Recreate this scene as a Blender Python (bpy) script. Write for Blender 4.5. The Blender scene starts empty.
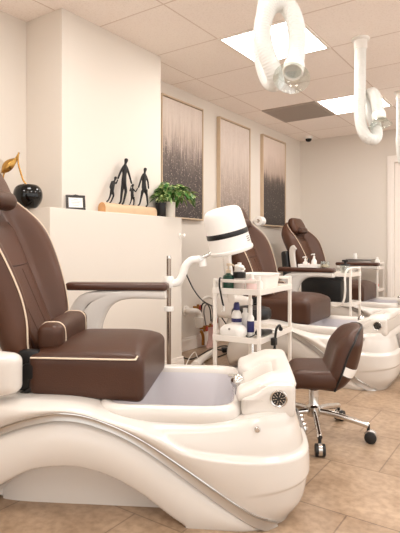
import bpy, bmesh, math, random
from mathutils import Vector, Matrix, noise as mnoise
random.seed(7)
PI = math.pi
sc = bpy.context.scene
C = sc.collection
R = math.radians
TH = R(34.6)                      # camera heading against the room's long axis
CT, ST = math.cos(TH), math.sin(TH)
CAMH = 1.0

def cw(X, Z):                     # metres right of / in front of the camera -> room x, y
    return (CT*X - ST*Z, ST*X + CT*Z)

# ------------------------------------------------------------------ materials
def lin(c):
    out = []
    for v in c:
        v /= 255.0
        out.append(v/12.92 if v <= .04045 else ((v+.055)/1.055)**2.4)
    return (*out, 1)

def pm(name, rgb, rough=.5, metal=0, var=.04, vscale=6, bump=0, bscale=200, coat=0, trans=0, spec=None, alpha=None, sss=0):
    m = bpy.data.materials.new(name); m.use_nodes = True
    nt = m.node_tree; b = nt.nodes['Principled BSDF']
    b.inputs['Roughness'].default_value = rough
    b.inputs['Metallic'].default_value = metal
    b.inputs['Coat Weight'].default_value = coat
    b.inputs['Coat Roughness'].default_value = .12
    b.inputs['Transmission Weight'].default_value = trans
    if spec is not None: b.inputs['Specular IOR Level'].default_value = spec
    if alpha is not None: b.inputs['Alpha'].default_value = alpha
    tc = nt.nodes.new('ShaderNodeTexCoord')
    c = lin(rgb)
    n = nt.nodes.new('ShaderNodeTexNoise'); n.inputs['Scale'].default_value = vscale; n.inputs['Detail'].default_value = 4
    nt.links.new(tc.outputs['Object'], n.inputs['Vector'])
    mx = nt.nodes.new('ShaderNodeMix'); mx.data_type = 'RGBA'
    mx.inputs['A'].default_value = tuple(max(0, x*(1-var)) for x in c[:3]) + (1,)
    mx.inputs['B'].default_value = tuple(min(1, x*(1+var)) for x in c[:3]) + (1,)
    nt.links.new(n.outputs['Fac'], mx.inputs['Factor'])
    nt.links.new(mx.outputs['Result'], b.inputs['Base Color'])
    if bump:
        n2 = nt.nodes.new('ShaderNodeTexNoise'); n2.inputs['Scale'].default_value = bscale; n2.inputs['Detail'].default_value = 3
        nt.links.new(tc.outputs['Object'], n2.inputs['Vector'])
        bp = nt.nodes.new('ShaderNodeBump'); bp.inputs['Strength'].default_value = bump; bp.inputs['Distance'].default_value = .004
        nt.links.new(n2.outputs['Fac'], bp.inputs['Height']); nt.links.new(bp.outputs['Normal'], b.inputs['Normal'])
    return m

M = {}
M['wall'] = pm('wall_paint', (221, 213, 203), .75, var=.012, vscale=3, bump=.12, bscale=160)
M['trimw'] = pm('trim_paint', (240, 232, 224), .45, var=.01)
M['shell'] = pm('gloss_white_shell', (217, 211, 204), .22, var=.01, coat=.4)
M['tubm'] = pm('basin_acrylic', (213, 209, 213), .14, var=.008, coat=.5)
M['pad'] = pm('white_foam_pad', (221, 215, 208), .35, var=.01, coat=.15)
M['plast'] = pm('white_plastic', (240, 237, 232), .32, var=.01)
M['hose'] = pm('hose_plastic', (226, 226, 222), .45, var=.02)
M['leather'] = pm('brown_leather', (70, 43, 30), .38, var=.16, vscale=5, bump=.25, bscale=260, coat=.05, spec=.32)
M['leather2'] = pm('brown_leather_back', (82, 52, 37), .38, var=.14, vscale=5, bump=.25, bscale=260, coat=.05, spec=.35)
M['seam'] = pm('leather_seam', (66, 42, 35), .6, var=.1)
M['pipe'] = pm('cream_piping', (222, 203, 180), .5, var=.04)
M['chrome'] = pm('chrome', (215, 213, 210), .12, 1, var=.02)
M['brush'] = pm('brushed_aluminium', (205, 203, 200), .2, 1, var=.03)
M['satin'] = pm('satin_silver', (196, 192, 187), .3, .9, var=.02)
M['pole'] = pm('dull_chrome', (158, 144, 132), .22, 1, var=.05)
M['grey'] = pm('grey_panel', (158, 153, 148), .35, .55, var=.05)
M['black'] = pm('black_plastic', (14, 13, 13), .4, var=.1)
M['gblack'] = pm('gloss_black_glaze', (7, 6, 6), .06, var=.05, coat=.15, spec=.35)
M['bronze'] = pm('blackened_bronze', (24, 22, 21), .38, .3, var=.15, vscale=60, bump=.2)
M['gold'] = pm('gold_leaf', (186, 144, 78), .25, 1, var=.12, vscale=40)
M['log'] = pm('pine_log', (206, 176, 142), .55, var=.12, vscale=14, bump=.2, bscale=40)
M['logend'] = pm('pine_log_end', (200, 150, 100), .6, var=.12, vscale=40)
M['frame'] = pm('light_oak_frame', (200, 177, 150), .5, var=.08, vscale=20)
M['darkwood'] = pm('dark_frame', (48, 43, 41), .4, var=.15, vscale=60)
M['paper'] = pm('paper', (245, 243, 240), .7, var=.01)
M['ink'] = pm('ink', (130, 128, 128), .7)
M['navy'] = pm('navy_plastic', (38, 36, 92), .35, var=.06)
M['green'] = pm('green_bottle', (18, 66, 50), .2, var=.1, coat=.4)
M['pinkl'] = pm('pink_liquid', (240, 214, 210), .25, var=.05)
M['clearl'] = pm('clear_bottle', (214, 205, 198), .15, var=.05, trans=.4)
M['red'] = pm('red_valve', (178, 62, 40), .4, var=.1)
M['brass'] = pm('brass', (180, 130, 70), .3, 1, var=.1)
M['rag'] = pm('pink_rag', (226, 190, 184), .85, var=.25, vscale=25)
M['pvc'] = pm('white_pvc', (232, 226, 218), .4, var=.02)
M['steelw'] = pm('white_painted_steel', (238, 232, 224), .35, var=.01)
M['potw'] = pm('white_ceramic', (236, 226, 212), .35, var=.03)
M['soil'] = pm('potting_soil', (50, 36, 28), .9, var=.3, vscale=80)
M['caster'] = pm('caster_rubber', (26, 25, 25), .5, var=.1)
M['vent'] = pm('vent_metal', (170, 158, 148), .5, .2, var=.04)
M['redcup'] = pm('coral_plastic', (226, 110, 100), .4, var=.05)
M['stem'] = pm('green_stem', (86, 122, 52), .5, var=.1)

def glass_mat(name, rgb=(245, 248, 246), rough=.04):
    m = bpy.data.materials.new(name); m.use_nodes = True
    nt = m.node_tree; nt.nodes.clear()
    o = nt.nodes.new('ShaderNodeOutputMaterial'); mix = nt.nodes.new('ShaderNodeMixShader')
    t = nt.nodes.new('ShaderNodeBsdfTransparent'); g = nt.nodes.new('ShaderNodeBsdfGlossy')
    t.inputs['Color'].default_value = lin(rgb); g.inputs['Roughness'].default_value = rough
    mix.inputs['Fac'].default_value = .16
    nt.links.new(t.outputs[0], mix.inputs[1]); nt.links.new(g.outputs[0], mix.inputs[2])
    nt.links.new(mix.outputs[0], o.inputs['Surface'])
    return m
M['glass'] = glass_mat('clear_plastic')

def emit(name, rgb, s):
    m = bpy.data.materials.new(name); m.use_nodes = True
    nt = m.node_tree; nt.nodes.clear()
    o = nt.nodes.new('ShaderNodeOutputMaterial'); e = nt.nodes.new('ShaderNodeEmission')
    e.inputs['Color'].default_value = lin(rgb); e.inputs['Strength'].default_value = s
    nt.links.new(e.outputs[0], o.inputs['Surface']); return m
M['diff'] = emit('lit_diffuser', (255, 250, 244), 18.0)

def leaf_mat():
    m = pm('variegated_leaf', (70, 116, 40), .4, var=.5, vscale=30)
    nt = m.node_tree
    mx = [n for n in nt.nodes if n.type == 'MIX'][0]
    mx.inputs['A'].default_value = lin((52, 104, 34)); mx.inputs['B'].default_value = lin((196, 206, 140))
    n = [n for n in nt.nodes if n.type == 'TEX_NOISE'][0]; n.inputs['Scale'].default_value = 28
    r = nt.nodes.new('ShaderNodeValToRGB'); r.color_ramp.elements[0].position = .46; r.color_ramp.elements[1].position = .68
    nt.links.new(n.outputs['Fac'], r.inputs['Fac']); nt.links.new(r.outputs['Color'], mx.inputs['Factor'])
    return m
M['leaf'] = leaf_mat()

def floor_mat():
    m = pm('tan_tile', (196, 160, 126), .36, var=.1, vscale=3, spec=.4)
    nt = m.node_tree; b = nt.nodes['Principled BSDF']
    tc = [n for n in nt.nodes if n.type == 'TEX_COORD'][0]
    mp = nt.nodes.new('ShaderNodeMapping'); mp.inputs['Location'].default_value = (.61, -1.85+.44*20, 0)
    nt.links.new(tc.outputs['Object'], mp.inputs['Vector'])
    br = nt.nodes.new('ShaderNodeTexBrick')
    br.inputs['Scale'].default_value = 1; br.inputs['Brick Width'].default_value = .44; br.inputs['Row Height'].default_value = .44
    br.inputs['Mortar Size'].default_value = .0035; br.inputs['Mortar Smooth'].default_value = .2
    br.inputs['Color1'].default_value = lin((176, 152, 128)); br.inputs['Color2'].default_value = lin((170, 146, 122))
    br.inputs['Mortar'].default_value = lin((140, 118, 98))
    nt.links.new(mp.outputs[0], br.inputs['Vector'])
    n1 = nt.nodes.new('ShaderNodeTexNoise'); n1.inputs['Scale'].default_value = 4.5; n1.inputs['Detail'].default_value = 8; n1.inputs['Roughness'].default_value = .65
    nt.links.new(tc.outputs['Object'], n1.inputs['Vector'])
    rp = nt.nodes.new('ShaderNodeValToRGB')
    rp.color_ramp.elements[0].position = .32; rp.color_ramp.elements[0].color = (.74, .69, .64, 1)
    rp.color_ramp.elements[1].position = .68; rp.color_ramp.elements[1].color = (1.1, 1.1, 1.1, 1)
    nt.links.new(n1.outputs['Fac'], rp.inputs['Fac'])
    n3 = nt.nodes.new('ShaderNodeTexNoise'); n3.inputs['Scale'].default_value = 34; n3.inputs['Detail'].default_value = 4
    nt.links.new(tc.outputs['Object'], n3.inputs['Vector'])
    rp3 = nt.nodes.new('ShaderNodeValToRGB')
    rp3.color_ramp.elements[0].position = .3; rp3.color_ramp.elements[0].color = (.80, .78, .76, 1)
    rp3.color_ramp.elements[1].position = .6; rp3.color_ramp.elements[1].color = (1.08, 1.08, 1.08, 1)
    nt.links.new(n3.outputs['Fac'], rp3.inputs['Fac'])
    mu = nt.nodes.new('ShaderNodeMix'); mu.data_type = 'RGBA'; mu.blend_type = 'MULTIPLY'; mu.inputs['Factor'].default_value = 1
    nt.links.new(br.outputs['Color'], mu.inputs['A']); nt.links.new(rp.outputs['Color'], mu.inputs['B'])
    mu2 = nt.nodes.new('ShaderNodeMix'); mu2.data_type = 'RGBA'; mu2.blend_type = 'MULTIPLY'; mu2.inputs['Factor'].default_value = 1
    nt.links.new(mu.outputs['Result'], mu2.inputs['A']); nt.links.new(rp3.outputs['Color'], mu2.inputs['B'])
    nt.links.new(mu2.outputs['Result'], b.inputs['Base Color'])
    bp = nt.nodes.new('ShaderNodeBump'); bp.inputs['Strength'].default_value = .5; bp.inputs['Distance'].default_value = .002; bp.invert = True
    nt.links.new(br.outputs['Fac'], bp.inputs['Height']); nt.links.new(bp.outputs['Normal'], b.inputs['Normal'])
    return m
M['floor'] = floor_mat()

TILE = .625
GX, GY = -1.965, 4.945            # one grid crossing of the suspended ceiling
def ceil_mat():
    m = pm('acoustic_tile', (246, 237, 228), .85, var=.03, vscale=2)
    nt = m.node_tree; b = nt.nodes['Principled BSDF']
    tc = [n for n in nt.nodes if n.type == 'TEX_COORD'][0]
    mp = nt.nodes.new('ShaderNodeMapping'); mp.inputs['Location'].default_value = (-GX+TILE*20, -GY+TILE*20, 0)
    nt.links.new(tc.outputs['Object'], mp.inputs['Vector'])
    br = nt.nodes.new('ShaderNodeTexBrick'); br.offset = 0; br.inputs['Scale'].default_value = 1
    br.inputs['Brick Width'].default_value = TILE; br.inputs['Row Height'].default_value = TILE
    br.inputs['Mortar Size'].default_value = .006; br.inputs['Mortar Smooth'].default_value = .1
    br.inputs['Color1'].default_value = lin((252, 243, 236)); br.inputs['Color2'].default_value = lin((249, 240, 233))
    br.inputs['Mortar'].default_value = lin((222, 207, 196))
    nt.links.new(mp.outputs[0], br.inputs['Vector'])
    n1 = nt.nodes.new('ShaderNodeTexNoise'); n1.inputs['Scale'].default_value = 90; n1.inputs['Detail'].default_value = 4
    nt.links.new(tc.outputs['Object'], n1.inputs['Vector'])
    rp = nt.nodes.new('ShaderNodeValToRGB')
    rp.color_ramp.elements[0].position = .35; rp.color_ramp.elements[0].color = (.93, .92, .91, 1)
    rp.color_ramp.elements[1].position = .5; rp.color_ramp.elements[1].color = (1, 1, 1, 1)
    nt.links.new(n1.outputs['Fac'], rp.inputs['Fac'])
    mu = nt.nodes.new('ShaderNodeMix'); mu.data_type = 'RGBA'; mu.blend_type = 'MULTIPLY'; mu.inputs['Factor'].default_value = 1
    nt.links.new(br.outputs['Color'], mu.inputs['A']); nt.links.new(rp.outputs['Color'], mu.inputs['B'])
    nt.links.new(mu.outputs['Result'], b.inputs['Base Color'])
    bp = nt.nodes.new('ShaderNodeBump'); bp.inputs['Strength'].default_value = .4; bp.inputs['Distance'].default_value = .003
    nt.links.new(br.outputs['Fac'], bp.inputs['Height']); nt.links.new(bp.outputs['Normal'], b.inputs['Normal'])
    return m
M['ceil'] = ceil_mat()

def paint_mat(name, H, stops, seed, streak=.34, speck=.62):
    m = bpy.data.materials.new(name); m.use_nodes = True
    nt = m.node_tree; b = nt.nodes['Principled BSDF']; b.inputs['Roughness'].default_value = .6
    tc = nt.nodes.new('ShaderNodeTexCoord')
    sp = nt.nodes.new('ShaderNodeSeparateXYZ'); nt.links.new(tc.outputs['Object'], sp.inputs[0])
    dv = nt.nodes.new('ShaderNodeMath'); dv.operation = 'DIVIDE'; dv.inputs[1].default_value = H
    nt.links.new(sp.outputs['Z'], dv.inputs[0])
    mp = nt.nodes.new('ShaderNodeMapping'); mp.inputs['Scale'].default_value = (1, 26, 2.2); mp.inputs['Location'].default_value = (seed, seed*2.3, seed*.7)
    nt.links.new(tc.outputs['Object'], mp.inputs['Vector'])
    n = nt.nodes.new('ShaderNodeTexNoise'); n.inputs['Scale'].default_value = 1.6; n.inputs['Detail'].default_value = 8; n.inputs['Roughness'].default_value = .7
    nt.links.new(mp.outputs[0], n.inputs['Vector'])
    ma = nt.nodes.new('ShaderNodeMath'); ma.operation = 'MULTIPLY_ADD'; ma.inputs[1].default_value = streak*2; ma.inputs[2].default_value = -streak
    nt.links.new(n.outputs['Fac'], ma.inputs[0])
    ad = nt.nodes.new('ShaderNodeMath'); ad.operation = 'ADD'
    nt.links.new(dv.outputs[0], ad.inputs[0]); nt.links.new(ma.outputs[0], ad.inputs[1])
    rp = nt.nodes.new('ShaderNodeValToRGB')
    el = rp.color_ramp.elements
    el[0].position = stops[0][0]; el[0].color = lin(stops[0][1]); el[1].position = stops[-1][0]; el[1].color = lin(stops[-1][1])
    for p, c in stops[1:-1]:
        e = el.new(p); e.color = lin(c)
    nt.links.new(ad.outputs[0], rp.inputs['Fac'])
    n2 = nt.nodes.new('ShaderNodeTexNoise'); n2.inputs['Scale'].default_value = 70; n2.inputs['Detail'].default_value = 2
    nt.links.new(tc.outputs['Object'], n2.inputs['Vector'])
    r2 = nt.nodes.new('ShaderNodeValToRGB'); r2.color_ramp.elements[0].position = speck; r2.color_ramp.elements[1].position = speck+.09
    nt.links.new(n2.outputs['Fac'], r2.inputs['Fac'])
    ml = nt.nodes.new('ShaderNodeMath'); ml.operation = 'MULTIPLY'; ml.inputs[1].default_value = .55
    nt.links.new(r2.outputs['Color'], ml.inputs[0])
    mx = nt.nodes.new('ShaderNodeMix'); mx.data_type = 'RGBA'; mx.inputs['B'].default_value = lin((206, 186, 172))
    nt.links.new(ml.outputs[0], mx.inputs['Factor']); nt.links.new(rp.outputs['Color'], mx.inputs['A'])
    nt.links.new(mx.outputs['Result'], b.inputs['Base Color'])
    return m

# ------------------------------------------------------------------ mesh helpers
def obj(name, bm, m, parent=None, smooth=True, angle=38):
    me = bpy.data.meshes.new(name)
    bmesh.ops.recalc_face_normals(bm, faces=bm.faces[:])
    bm.to_mesh(me); bm.free()
    if smooth:
        for p in me.polygons: p.use_smooth = True
        me.set_sharp_from_angle(angle=R(angle))
    me.materials.append(M[m] if isinstance(m, str) else m)
    o = bpy.data.objects.new(name, me); C.objects.link(o)
    if parent: o.parent = parent
    return o

def tag(o, label, cat, group=None, kind=None):
    if label: o['label'] = label
    if cat: o['category'] = cat
    if group: o['group'] = group
    if kind: o['kind'] = kind
    return o

def thing(name, label, cat, loc=(0, 0, 0), rz=0, group=None):
    o = bpy.data.objects.new(name, None); C.objects.link(o)
    o.empty_display_size = .1
    o.location = loc; o.rotation_euler = (0, 0, rz)
    return tag(o, label, cat, group)

def single(name, bm, m, label, cat, loc=(0, 0, 0), rz=0, group=None, smooth=True):
    o = obj(name, bm, m, None, smooth); o.location = loc; o.rotation_euler = (0, 0, rz)
    return tag(o, label, cat, group)

def struct(name, bm, m, parent=None, smooth=False):
    o = obj(name, bm, m, parent, smooth)
    if parent is None: o['kind'] = 'structure'
    return o

def copy_tree(o, parent=None):
    c = o.copy(); C.objects.link(c); c.parent = parent
    for ch in list(o.children): copy_tree(ch, c)
    return c

def nb(): return bmesh.new()

def box(bm, x0, x1, y0, y1, z0, z1, r=0, seg=2, mat=None):
    vs = [bm.verts.new((x, y, z)) for x in (x0, x1) for y in (y0, y1) for z in (z0, z1)]
    fs = [(0, 1, 3, 2), (4, 6, 7, 5), (0, 4, 5, 1), (2, 3, 7, 6), (0, 2, 6, 4), (1, 5, 7, 3)]
    faces = [bm.faces.new([vs[i] for i in f]) for f in fs]
    geo = vs
    if r > 0:
        es = list({e for f in faces for e in f.edges})
        res = bmesh.ops.bevel(bm, geom=es, offset=r, segments=seg, affect='EDGES', profile=.5)
        geo = list({v for f in res['faces'] for v in f.verts} | {v for v in vs if v.is_valid})
    if mat is not None: bmesh.ops.transform(bm, matrix=mat, verts=geo)
    return bm

def soft(bm, size, r, n=(10, 10, 6), fn=None, mat=None):
    """rounded box of size centred on the origin with evenly spaced vertices; fn(p) deforms it"""
    hx, hy, hz = (s/2 for s in size)
    vd = {}
    def put(p):
        q = Vector((max(-hx+r, min(hx-r, p.x)), max(-hy+r, min(hy-r, p.y)), max(-hz+r, min(hz-r, p.z))))
        d = p-q
        if d.length > 1e-9: p = q + d.normalized()*r
        if fn: p = fn(p.copy())
        if mat is not None: p = mat @ p
        k = (round(p.x, 6), round(p.y, 6), round(p.z, 6))
        if k not in vd: vd[k] = bm.verts.new(p)
        return vd[k]
    def lv(h, k):
        # denser near the edges
        return [h*math.sin(PI/2*(-1+2*i/k))*.35 + h*(-1+2*i/k)*.65 for i in range(k+1)]
    X, Y, Z = lv(hx, n[0]), lv(hy, n[1]), lv(hz, n[2])
    def grid(A, B, f):
        for i in range(len(A)-1):
            for j in range(len(B)-1):
                q = [put(f(A[i], B[j])), put(f(A[i+1], B[j])), put(f(A[i+1], B[j+1])), put(f(A[i], B[j+1]))]
                q2 = []
                for v in q:
                    if v not in q2: q2.append(v)
                if len(q2) > 2:
                    try: bm.faces.new(q2)
                    except ValueError: pass
    for s in (-1, 1):
        grid(X, Y, lambda a, b: Vector((a, b, s*hz)))
        grid(X, Z, lambda a, b: Vector((a, s*hy, b)))
        grid(Y, Z, lambda a, b: Vector((s*hx, a, b)))
    return bm

def spline(pts, k=8):
    pts = [Vector(p) for p in pts]
    out = []
    for i in range(len(pts)-1):
        p0 = pts[max(i-1, 0)]; p1 = pts[i]; p2 = pts[i+1]; p3 = pts[min(i+2, len(pts)-1)]
        for j in range(k):
            t = j/k
            out.append(.5*((2*p1) + (p2-p0)*t + (2*p0-5*p1+4*p2-p3)*t*t + (3*p1-p0-3*p2+p3)*t**3))
    out.append(pts[-1]); return out

def resample(pts, step):
    d = [0]
    for a, b in zip(pts, pts[1:]): d.append(d[-1]+(b-a).length)
    n = max(2, int(d[-1]/step)); out = []; j = 0
    for i in range(n+1):
        s = d[-1]*i/n
        while j < len(d)-2 and d[j+1] < s: j += 1
        t = (s-d[j])/max(d[j+1]-d[j], 1e-9)
        out.append(pts[j].lerp(pts[j+1], min(1, t)))
    return out, d[-1]

def tube(bm, pts, r, n=10, closed=False, radii=None, caps=True, sx=1, up=None):
    pts = [Vector(p) for p in pts]; N = len(pts); rings = []
    prev = None
    for i, p in enumerate(pts):
        a = pts[(i-1) % N] if (closed or i > 0) else p
        b = pts[(i+1) % N] if (closed or i < N-1) else p
        t = (b-a).normalized()
        if prev is None:
            u = Vector(up) if up else (Vector((0, 0, 1)) if abs(t.z) < .9 else Vector((1, 0, 0)))
        else: u = prev
        u = (u - t*u.dot(t)).normalized(); prev = u
        w = t.cross(u)
        rr = radii[i] if radii else r
        rings.append([bm.verts.new(p + u*math.cos(2*PI*k/n)*rr + w*math.sin(2*PI*k/n)*rr*sx) for k in range(n)])
    for i in range(N if closed else N-1):
        A, B = rings[i], rings[(i+1) % N]
        for k in range(n): bm.faces.new((A[k], A[(k+1) % n], B[(k+1) % n], B[k]))
    if caps and not closed:
        bm.faces.new(rings[0][::-1]); bm.faces.new(rings[-1])
    return bm

def lathe(bm, prof, n=28, mat=None, c=(0, 0, 0)):
    rings = []
    for r, z in prof:
        if r < 1e-5:
            p = Vector((c[0], c[1], c[2]+z)); p = mat @ p if mat is not None else p
            rings.append([bm.verts.new(p)])
        else:
            rg = []
            for k in range(n):
                p = Vector((c[0]+r*math.cos(2*PI*k/n), c[1]+r*math.sin(2*PI*k/n), c[2]+z))
                rg.append(bm.verts.new(mat @ p if mat is not None else p))
            rings.append(rg)
    for A, B in zip(rings, rings[1:]):
        if len(A) == 1 and len(B) == 1: continue
        for k in range(n):
            if len(A) == 1: bm.faces.new((A[0], B[(k+1) % n], B[k]))
            elif len(B) == 1: bm.faces.new((A[k], A[(k+1) % n], B[0]))
            else: bm.faces.new((A[k], A[(k+1) % n], B[(k+1) % n], B[k]))
    for rg, fl in ((rings[0], True), (rings[-1], False)):
        if len(rg) > 1 and rg is not None: bm.faces.new(rg[::-1] if fl else rg)
    return bm

def ball(bm, c, r, n=14, sc_=(1, 1, 1)):
    prof = [(r*math.sin(PI*i/n), -r*math.cos(PI*i/n)) for i in range(n+1)]
    prof[0] = (0, -r); prof[-1] = (0, r)
    return lathe(bm, prof, n*2, Matrix.Translation(c) @ Matrix.Diagonal((*sc_, 1)))

def ss(a, b, x):
    t = max(0, min(1, (x-a)/(b-a))); return t*t*(3-2*t)

def interp(tab, x):
    if x <= tab[0][0]: return tab[0][1]
    for (a, va), (b, vb) in zip(tab, tab[1:]):
        if x <= b:
            t = (x-a)/(b-a); return va + (vb-va)*t
    return tab[-1][1]

def smooth_tab(tab):              # Catmull-Rom densified table
    p = spline([(a, b, 0) for a, b in tab], 8)
    return [(v.x, v.y) for v in p]

# ------------------------------------------------------------------ the room
XL, YB, HC = -2.88, 6.70, 2.525
XR, YF = 1.9, -2.6
struct('floor', box(nb(), XL-.1, XR+.1, YF-.1, YB+.1, -.06, 0), 'floor')
cbm = nb(); box(cbm, XL-.1, XR+.1, YF-.1, YB+.1, HC, HC+.08)
struct('ceiling', cbm, 'ceil')
struct('wall_left', box(nb(), XL-.1, XL, YF-.1, YB+.1, 0, HC), 'wall')
DX0, DX1, DH = -1.59, -.75, 2.10
wb = nb(); box(wb, XL, DX0, YB, YB+.1, 0, HC); box(wb, DX1, XR+.1, YB, YB+.1, 0, HC); box(wb, DX0, DX1, YB, YB+.1, DH, HC)
struct('wall_back', wb, 'wall')
wf = nb(); box(wf, XL, -1.2, YF-.1, YF, 0, HC); box(wf, -1.2, XR+.1, YF-.1, YF, 0, .12); box(wf, -1.2, XR+.1, YF-.1, YF, 2.4, HC); box(wf, .3, .4, YF-.1, YF, .12, 2.4)  # unseen openings added here to let light reach the far wall
struct('wall_front', wf, 'wall')
wr = nb(); box(wr, XR, XR+.1, YF, YB, 0, .4); box(wr, XR, XR+.1, YF, YB, 2.38, HC)
for y in (YF, -.3, 2.0, 4.3, YB-.12): box(wr, XR, XR+.1, y, y+.12, .4, 2.38)
struct('wall_right', wr, 'wall')
HX, CX, HY0, HY1, HZ, CY0, CY1 = -2.41, -2.52, 1.93, 3.235, 1.242, 2.111, 3.105
struct('wall_ledge', box(nb(), XL, HX, HY0, HY1, 0, HZ, .004, 2), 'wall')
struct('wall_column', box(nb(), XL, CX, CY0, CY1, HZ, HC, .003, 2), 'wall')

def baseboard(name, x0, x1, y0, y1, axis):
    bm = nb()
    box(bm, x0, x1, y0, y1, 0, .105, .002, 1)
    if axis == 'x+': box(bm, x0, x1-.005, y0, y1, .105, .13, .004, 2)
    else: box(bm, x0, x1, y0+.005, y1, .105, .13, .004, 2)
    return struct(name, bm, 'trimw')
baseboard('baseboard_left', XL, XL+.016, HY1, YB, 'x+')
baseboard('baseboard_ledge', HX, HX+.016, HY0, HY1+.012, 'x+')
baseboard('baseboard_back', XL+.02, DX0-.08, YB-.016, YB, 'y')
# door in the far wall: casing and panelled leaf
cs = nb()
for x0, x1 in ((DX0-.085, DX0), (DX1, DX1+.085)):
    box(cs, x0, x1, YB-.02, YB, 0, DH+.085, .004, 2); box(cs, x0+.012, x1-.03, YB-.028, YB-.018, 0, DH+.03, .003, 1)
box(cs, DX0-.085, DX1+.085, YB-.022, YB, DH, DH+.085, .004, 2)
struct('trim_1', cs, 'trimw')
db = nb(); box(db, DX0, DX1, YB+.03, YB+.07, .005, DH, .002, 1)
for z0, z1 in ((.2, .95), (1.1, 1.95)):
    for x0, x1 in ((DX0+.12, DX0+.38), (DX1-.38, DX1-.12)): box(db, x0, x1, YB+.022, YB+.04, z0, z1, .008, 2)
dr = struct('door_1', db, 'trimw')
kb = nb(); lathe(kb, [(.025, 0), (.025, .006), (.01, .01), (.01, .03), (.026, .04), (.028, .055), (.015, .066), (0, .068)], 18, Matrix.Translation((DX1-.06, YB+.03, .98)) @ Matrix.Rotation(R(90), 4, 'X'))
kn = obj('door_knob', kb, 'chrome', dr)

# ------------------------------------------------------------------ ceiling fittings
def panel(ix, iy, label):
    x0 = GX + ix*TILE; y0 = GY + iy*TILE
    t = thing('ceiling_light', label, 'light', (x0+TILE/2, y0+TILE/2, HC))
    h = TILE/2
    fb = nb()
    for a in (-1, 1):
        box(fb, min(a*h, a*(h-.022)), max(a*h, a*(h-.022)), -h, h, -.008, 0)
        box(fb, -h+.022, h-.022, min(a*h, a*(h-.022)), max(a*h, a*(h-.022)), -.008, 0)
    obj('frame', fb, 'trimw', t, False)
    obj('diffuser', box(nb(), -h+.022, h-.022, -h+.022, h-.022, -.005, -.001), 'diff', t, False)
    return t
panel(0, -3, 'square lit ceiling panel nearest, behind the looped white hose')
panel(0, 0, 'square lit ceiling panel deep in room beside the grey vent')
for ix, iy, w in ((0, -6, 'square lit ceiling panel above the first pedicure chair'), (0, -9, 'square lit ceiling panel near the added front opening by left wall'),
               (3, -9, 'added unseen ceiling fill panel near added front opening by right wall'), (3, -6, 'added unseen ceiling fill panel on right side behind the viewer'),
               (3, -3, 'added unseen ceiling fill panel on right side level with the stool'), (3, 0, 'added unseen ceiling fill panel on right side by the door')):
    panel(ix, iy, w)  # right-hand column is added out of view to brighten the far wall
t = thing('ceiling_vent', 'grey square air vent tile in ceiling beside the far light', 'vent', (GX-TILE/2, GY+TILE/2, HC))
h = TILE/2-.006; fb = nb()
for a in (-1, 1):
    box(fb, min(a*h, a*(h-.03)), max(a*h, a*(h-.03)), -h, h, -.01, 0); box(fb, -h+.03, h-.03, min(a*h, a*(h-.03)), max(a*h, a*(h-.03)), -.01, 0)
obj('frame', fb, 'vent', t, False)
sb = nb()
for k in range(17):
    y = -h+.045+k*(2*h-.09)/16
    box(sb, -h+.03, h-.03, y-.012, y+.012, -.0085, -.006, mat=None)
obj('grille', sb, 'vent', t, False)
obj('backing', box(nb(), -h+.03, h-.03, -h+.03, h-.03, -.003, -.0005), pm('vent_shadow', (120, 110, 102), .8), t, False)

t = thing('security_camera', 'small black dome security camera on ceiling near far corner', 'camera', (-2.66, 6.47, HC))
obj('mount', lathe(nb(), [(.055, 0), (.058, -.012), (.05, -.03), (.043, -.034)], 24), 'plast', t)
obj('dome', lathe(nb(), [(.043, -.03), (.042, -.045), (.034, -.063), (.02, -.072), (0, -.075)], 24), 'gblack', t)

def hose(label, flange, pts, r, hood_dir, n=16):
    """pts: world path from the ceiling down, round and to the open end"""
    x, y = flange
    t = thing('extraction_hose', label, 'hose', (x, y, HC), 0, 'white ventilation hoses from the ceiling')
    o = Vector((x, y, HC))
    loc = [Vector(p)-o for p in pts]
    path, L = resample(spline(loc, 14), .0032)
    radii = [r*(1+.03*math.cos(2*PI*i*L/(len(path)-1)/.0128)) for i in range(len(path))]
    obj('flexible_pipe', tube(nb(), path, r, n, radii=radii), 'hose', t)
    obj('ceiling_flange', lathe(nb(), [(r*1.55, 0), (r*1.6, -.008), (r*1.5, -.016), (r*1.15, -.02), (r*1.15, -.075), (r*1.0, -.08)], 28), 'plast', t)
    e = path[-1]; d = (path[-1]-path[-6]).normalized()
    mat = Matrix.Translation(e) @ d.to_track_quat('Z', 'Y').to_matrix().to_4x4()
    obj('end_collar', lathe(nb(), [(r*1.08, -.045), (r*1.16, -.04), (r*1.16, -.002), (r*1.05, .012), (r*.98, .012), (r*.9, 0), (r*.8, -.01)], 28, mat), 'plast', t)
    # clear plastic intake bell
    pr = [(r*1.1, 0), (r*1.25, .015), (r*1.55, .035), (r*1.95, .05), (r*2.0, .053), (r*1.97, .055), (r*1.55, .04), (r*1.2, .02), (r*1.05, .004)]
    obj('clear_intake_bell', lathe(nb(), pr, 32, mat), 'glass', t)
    return t

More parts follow.
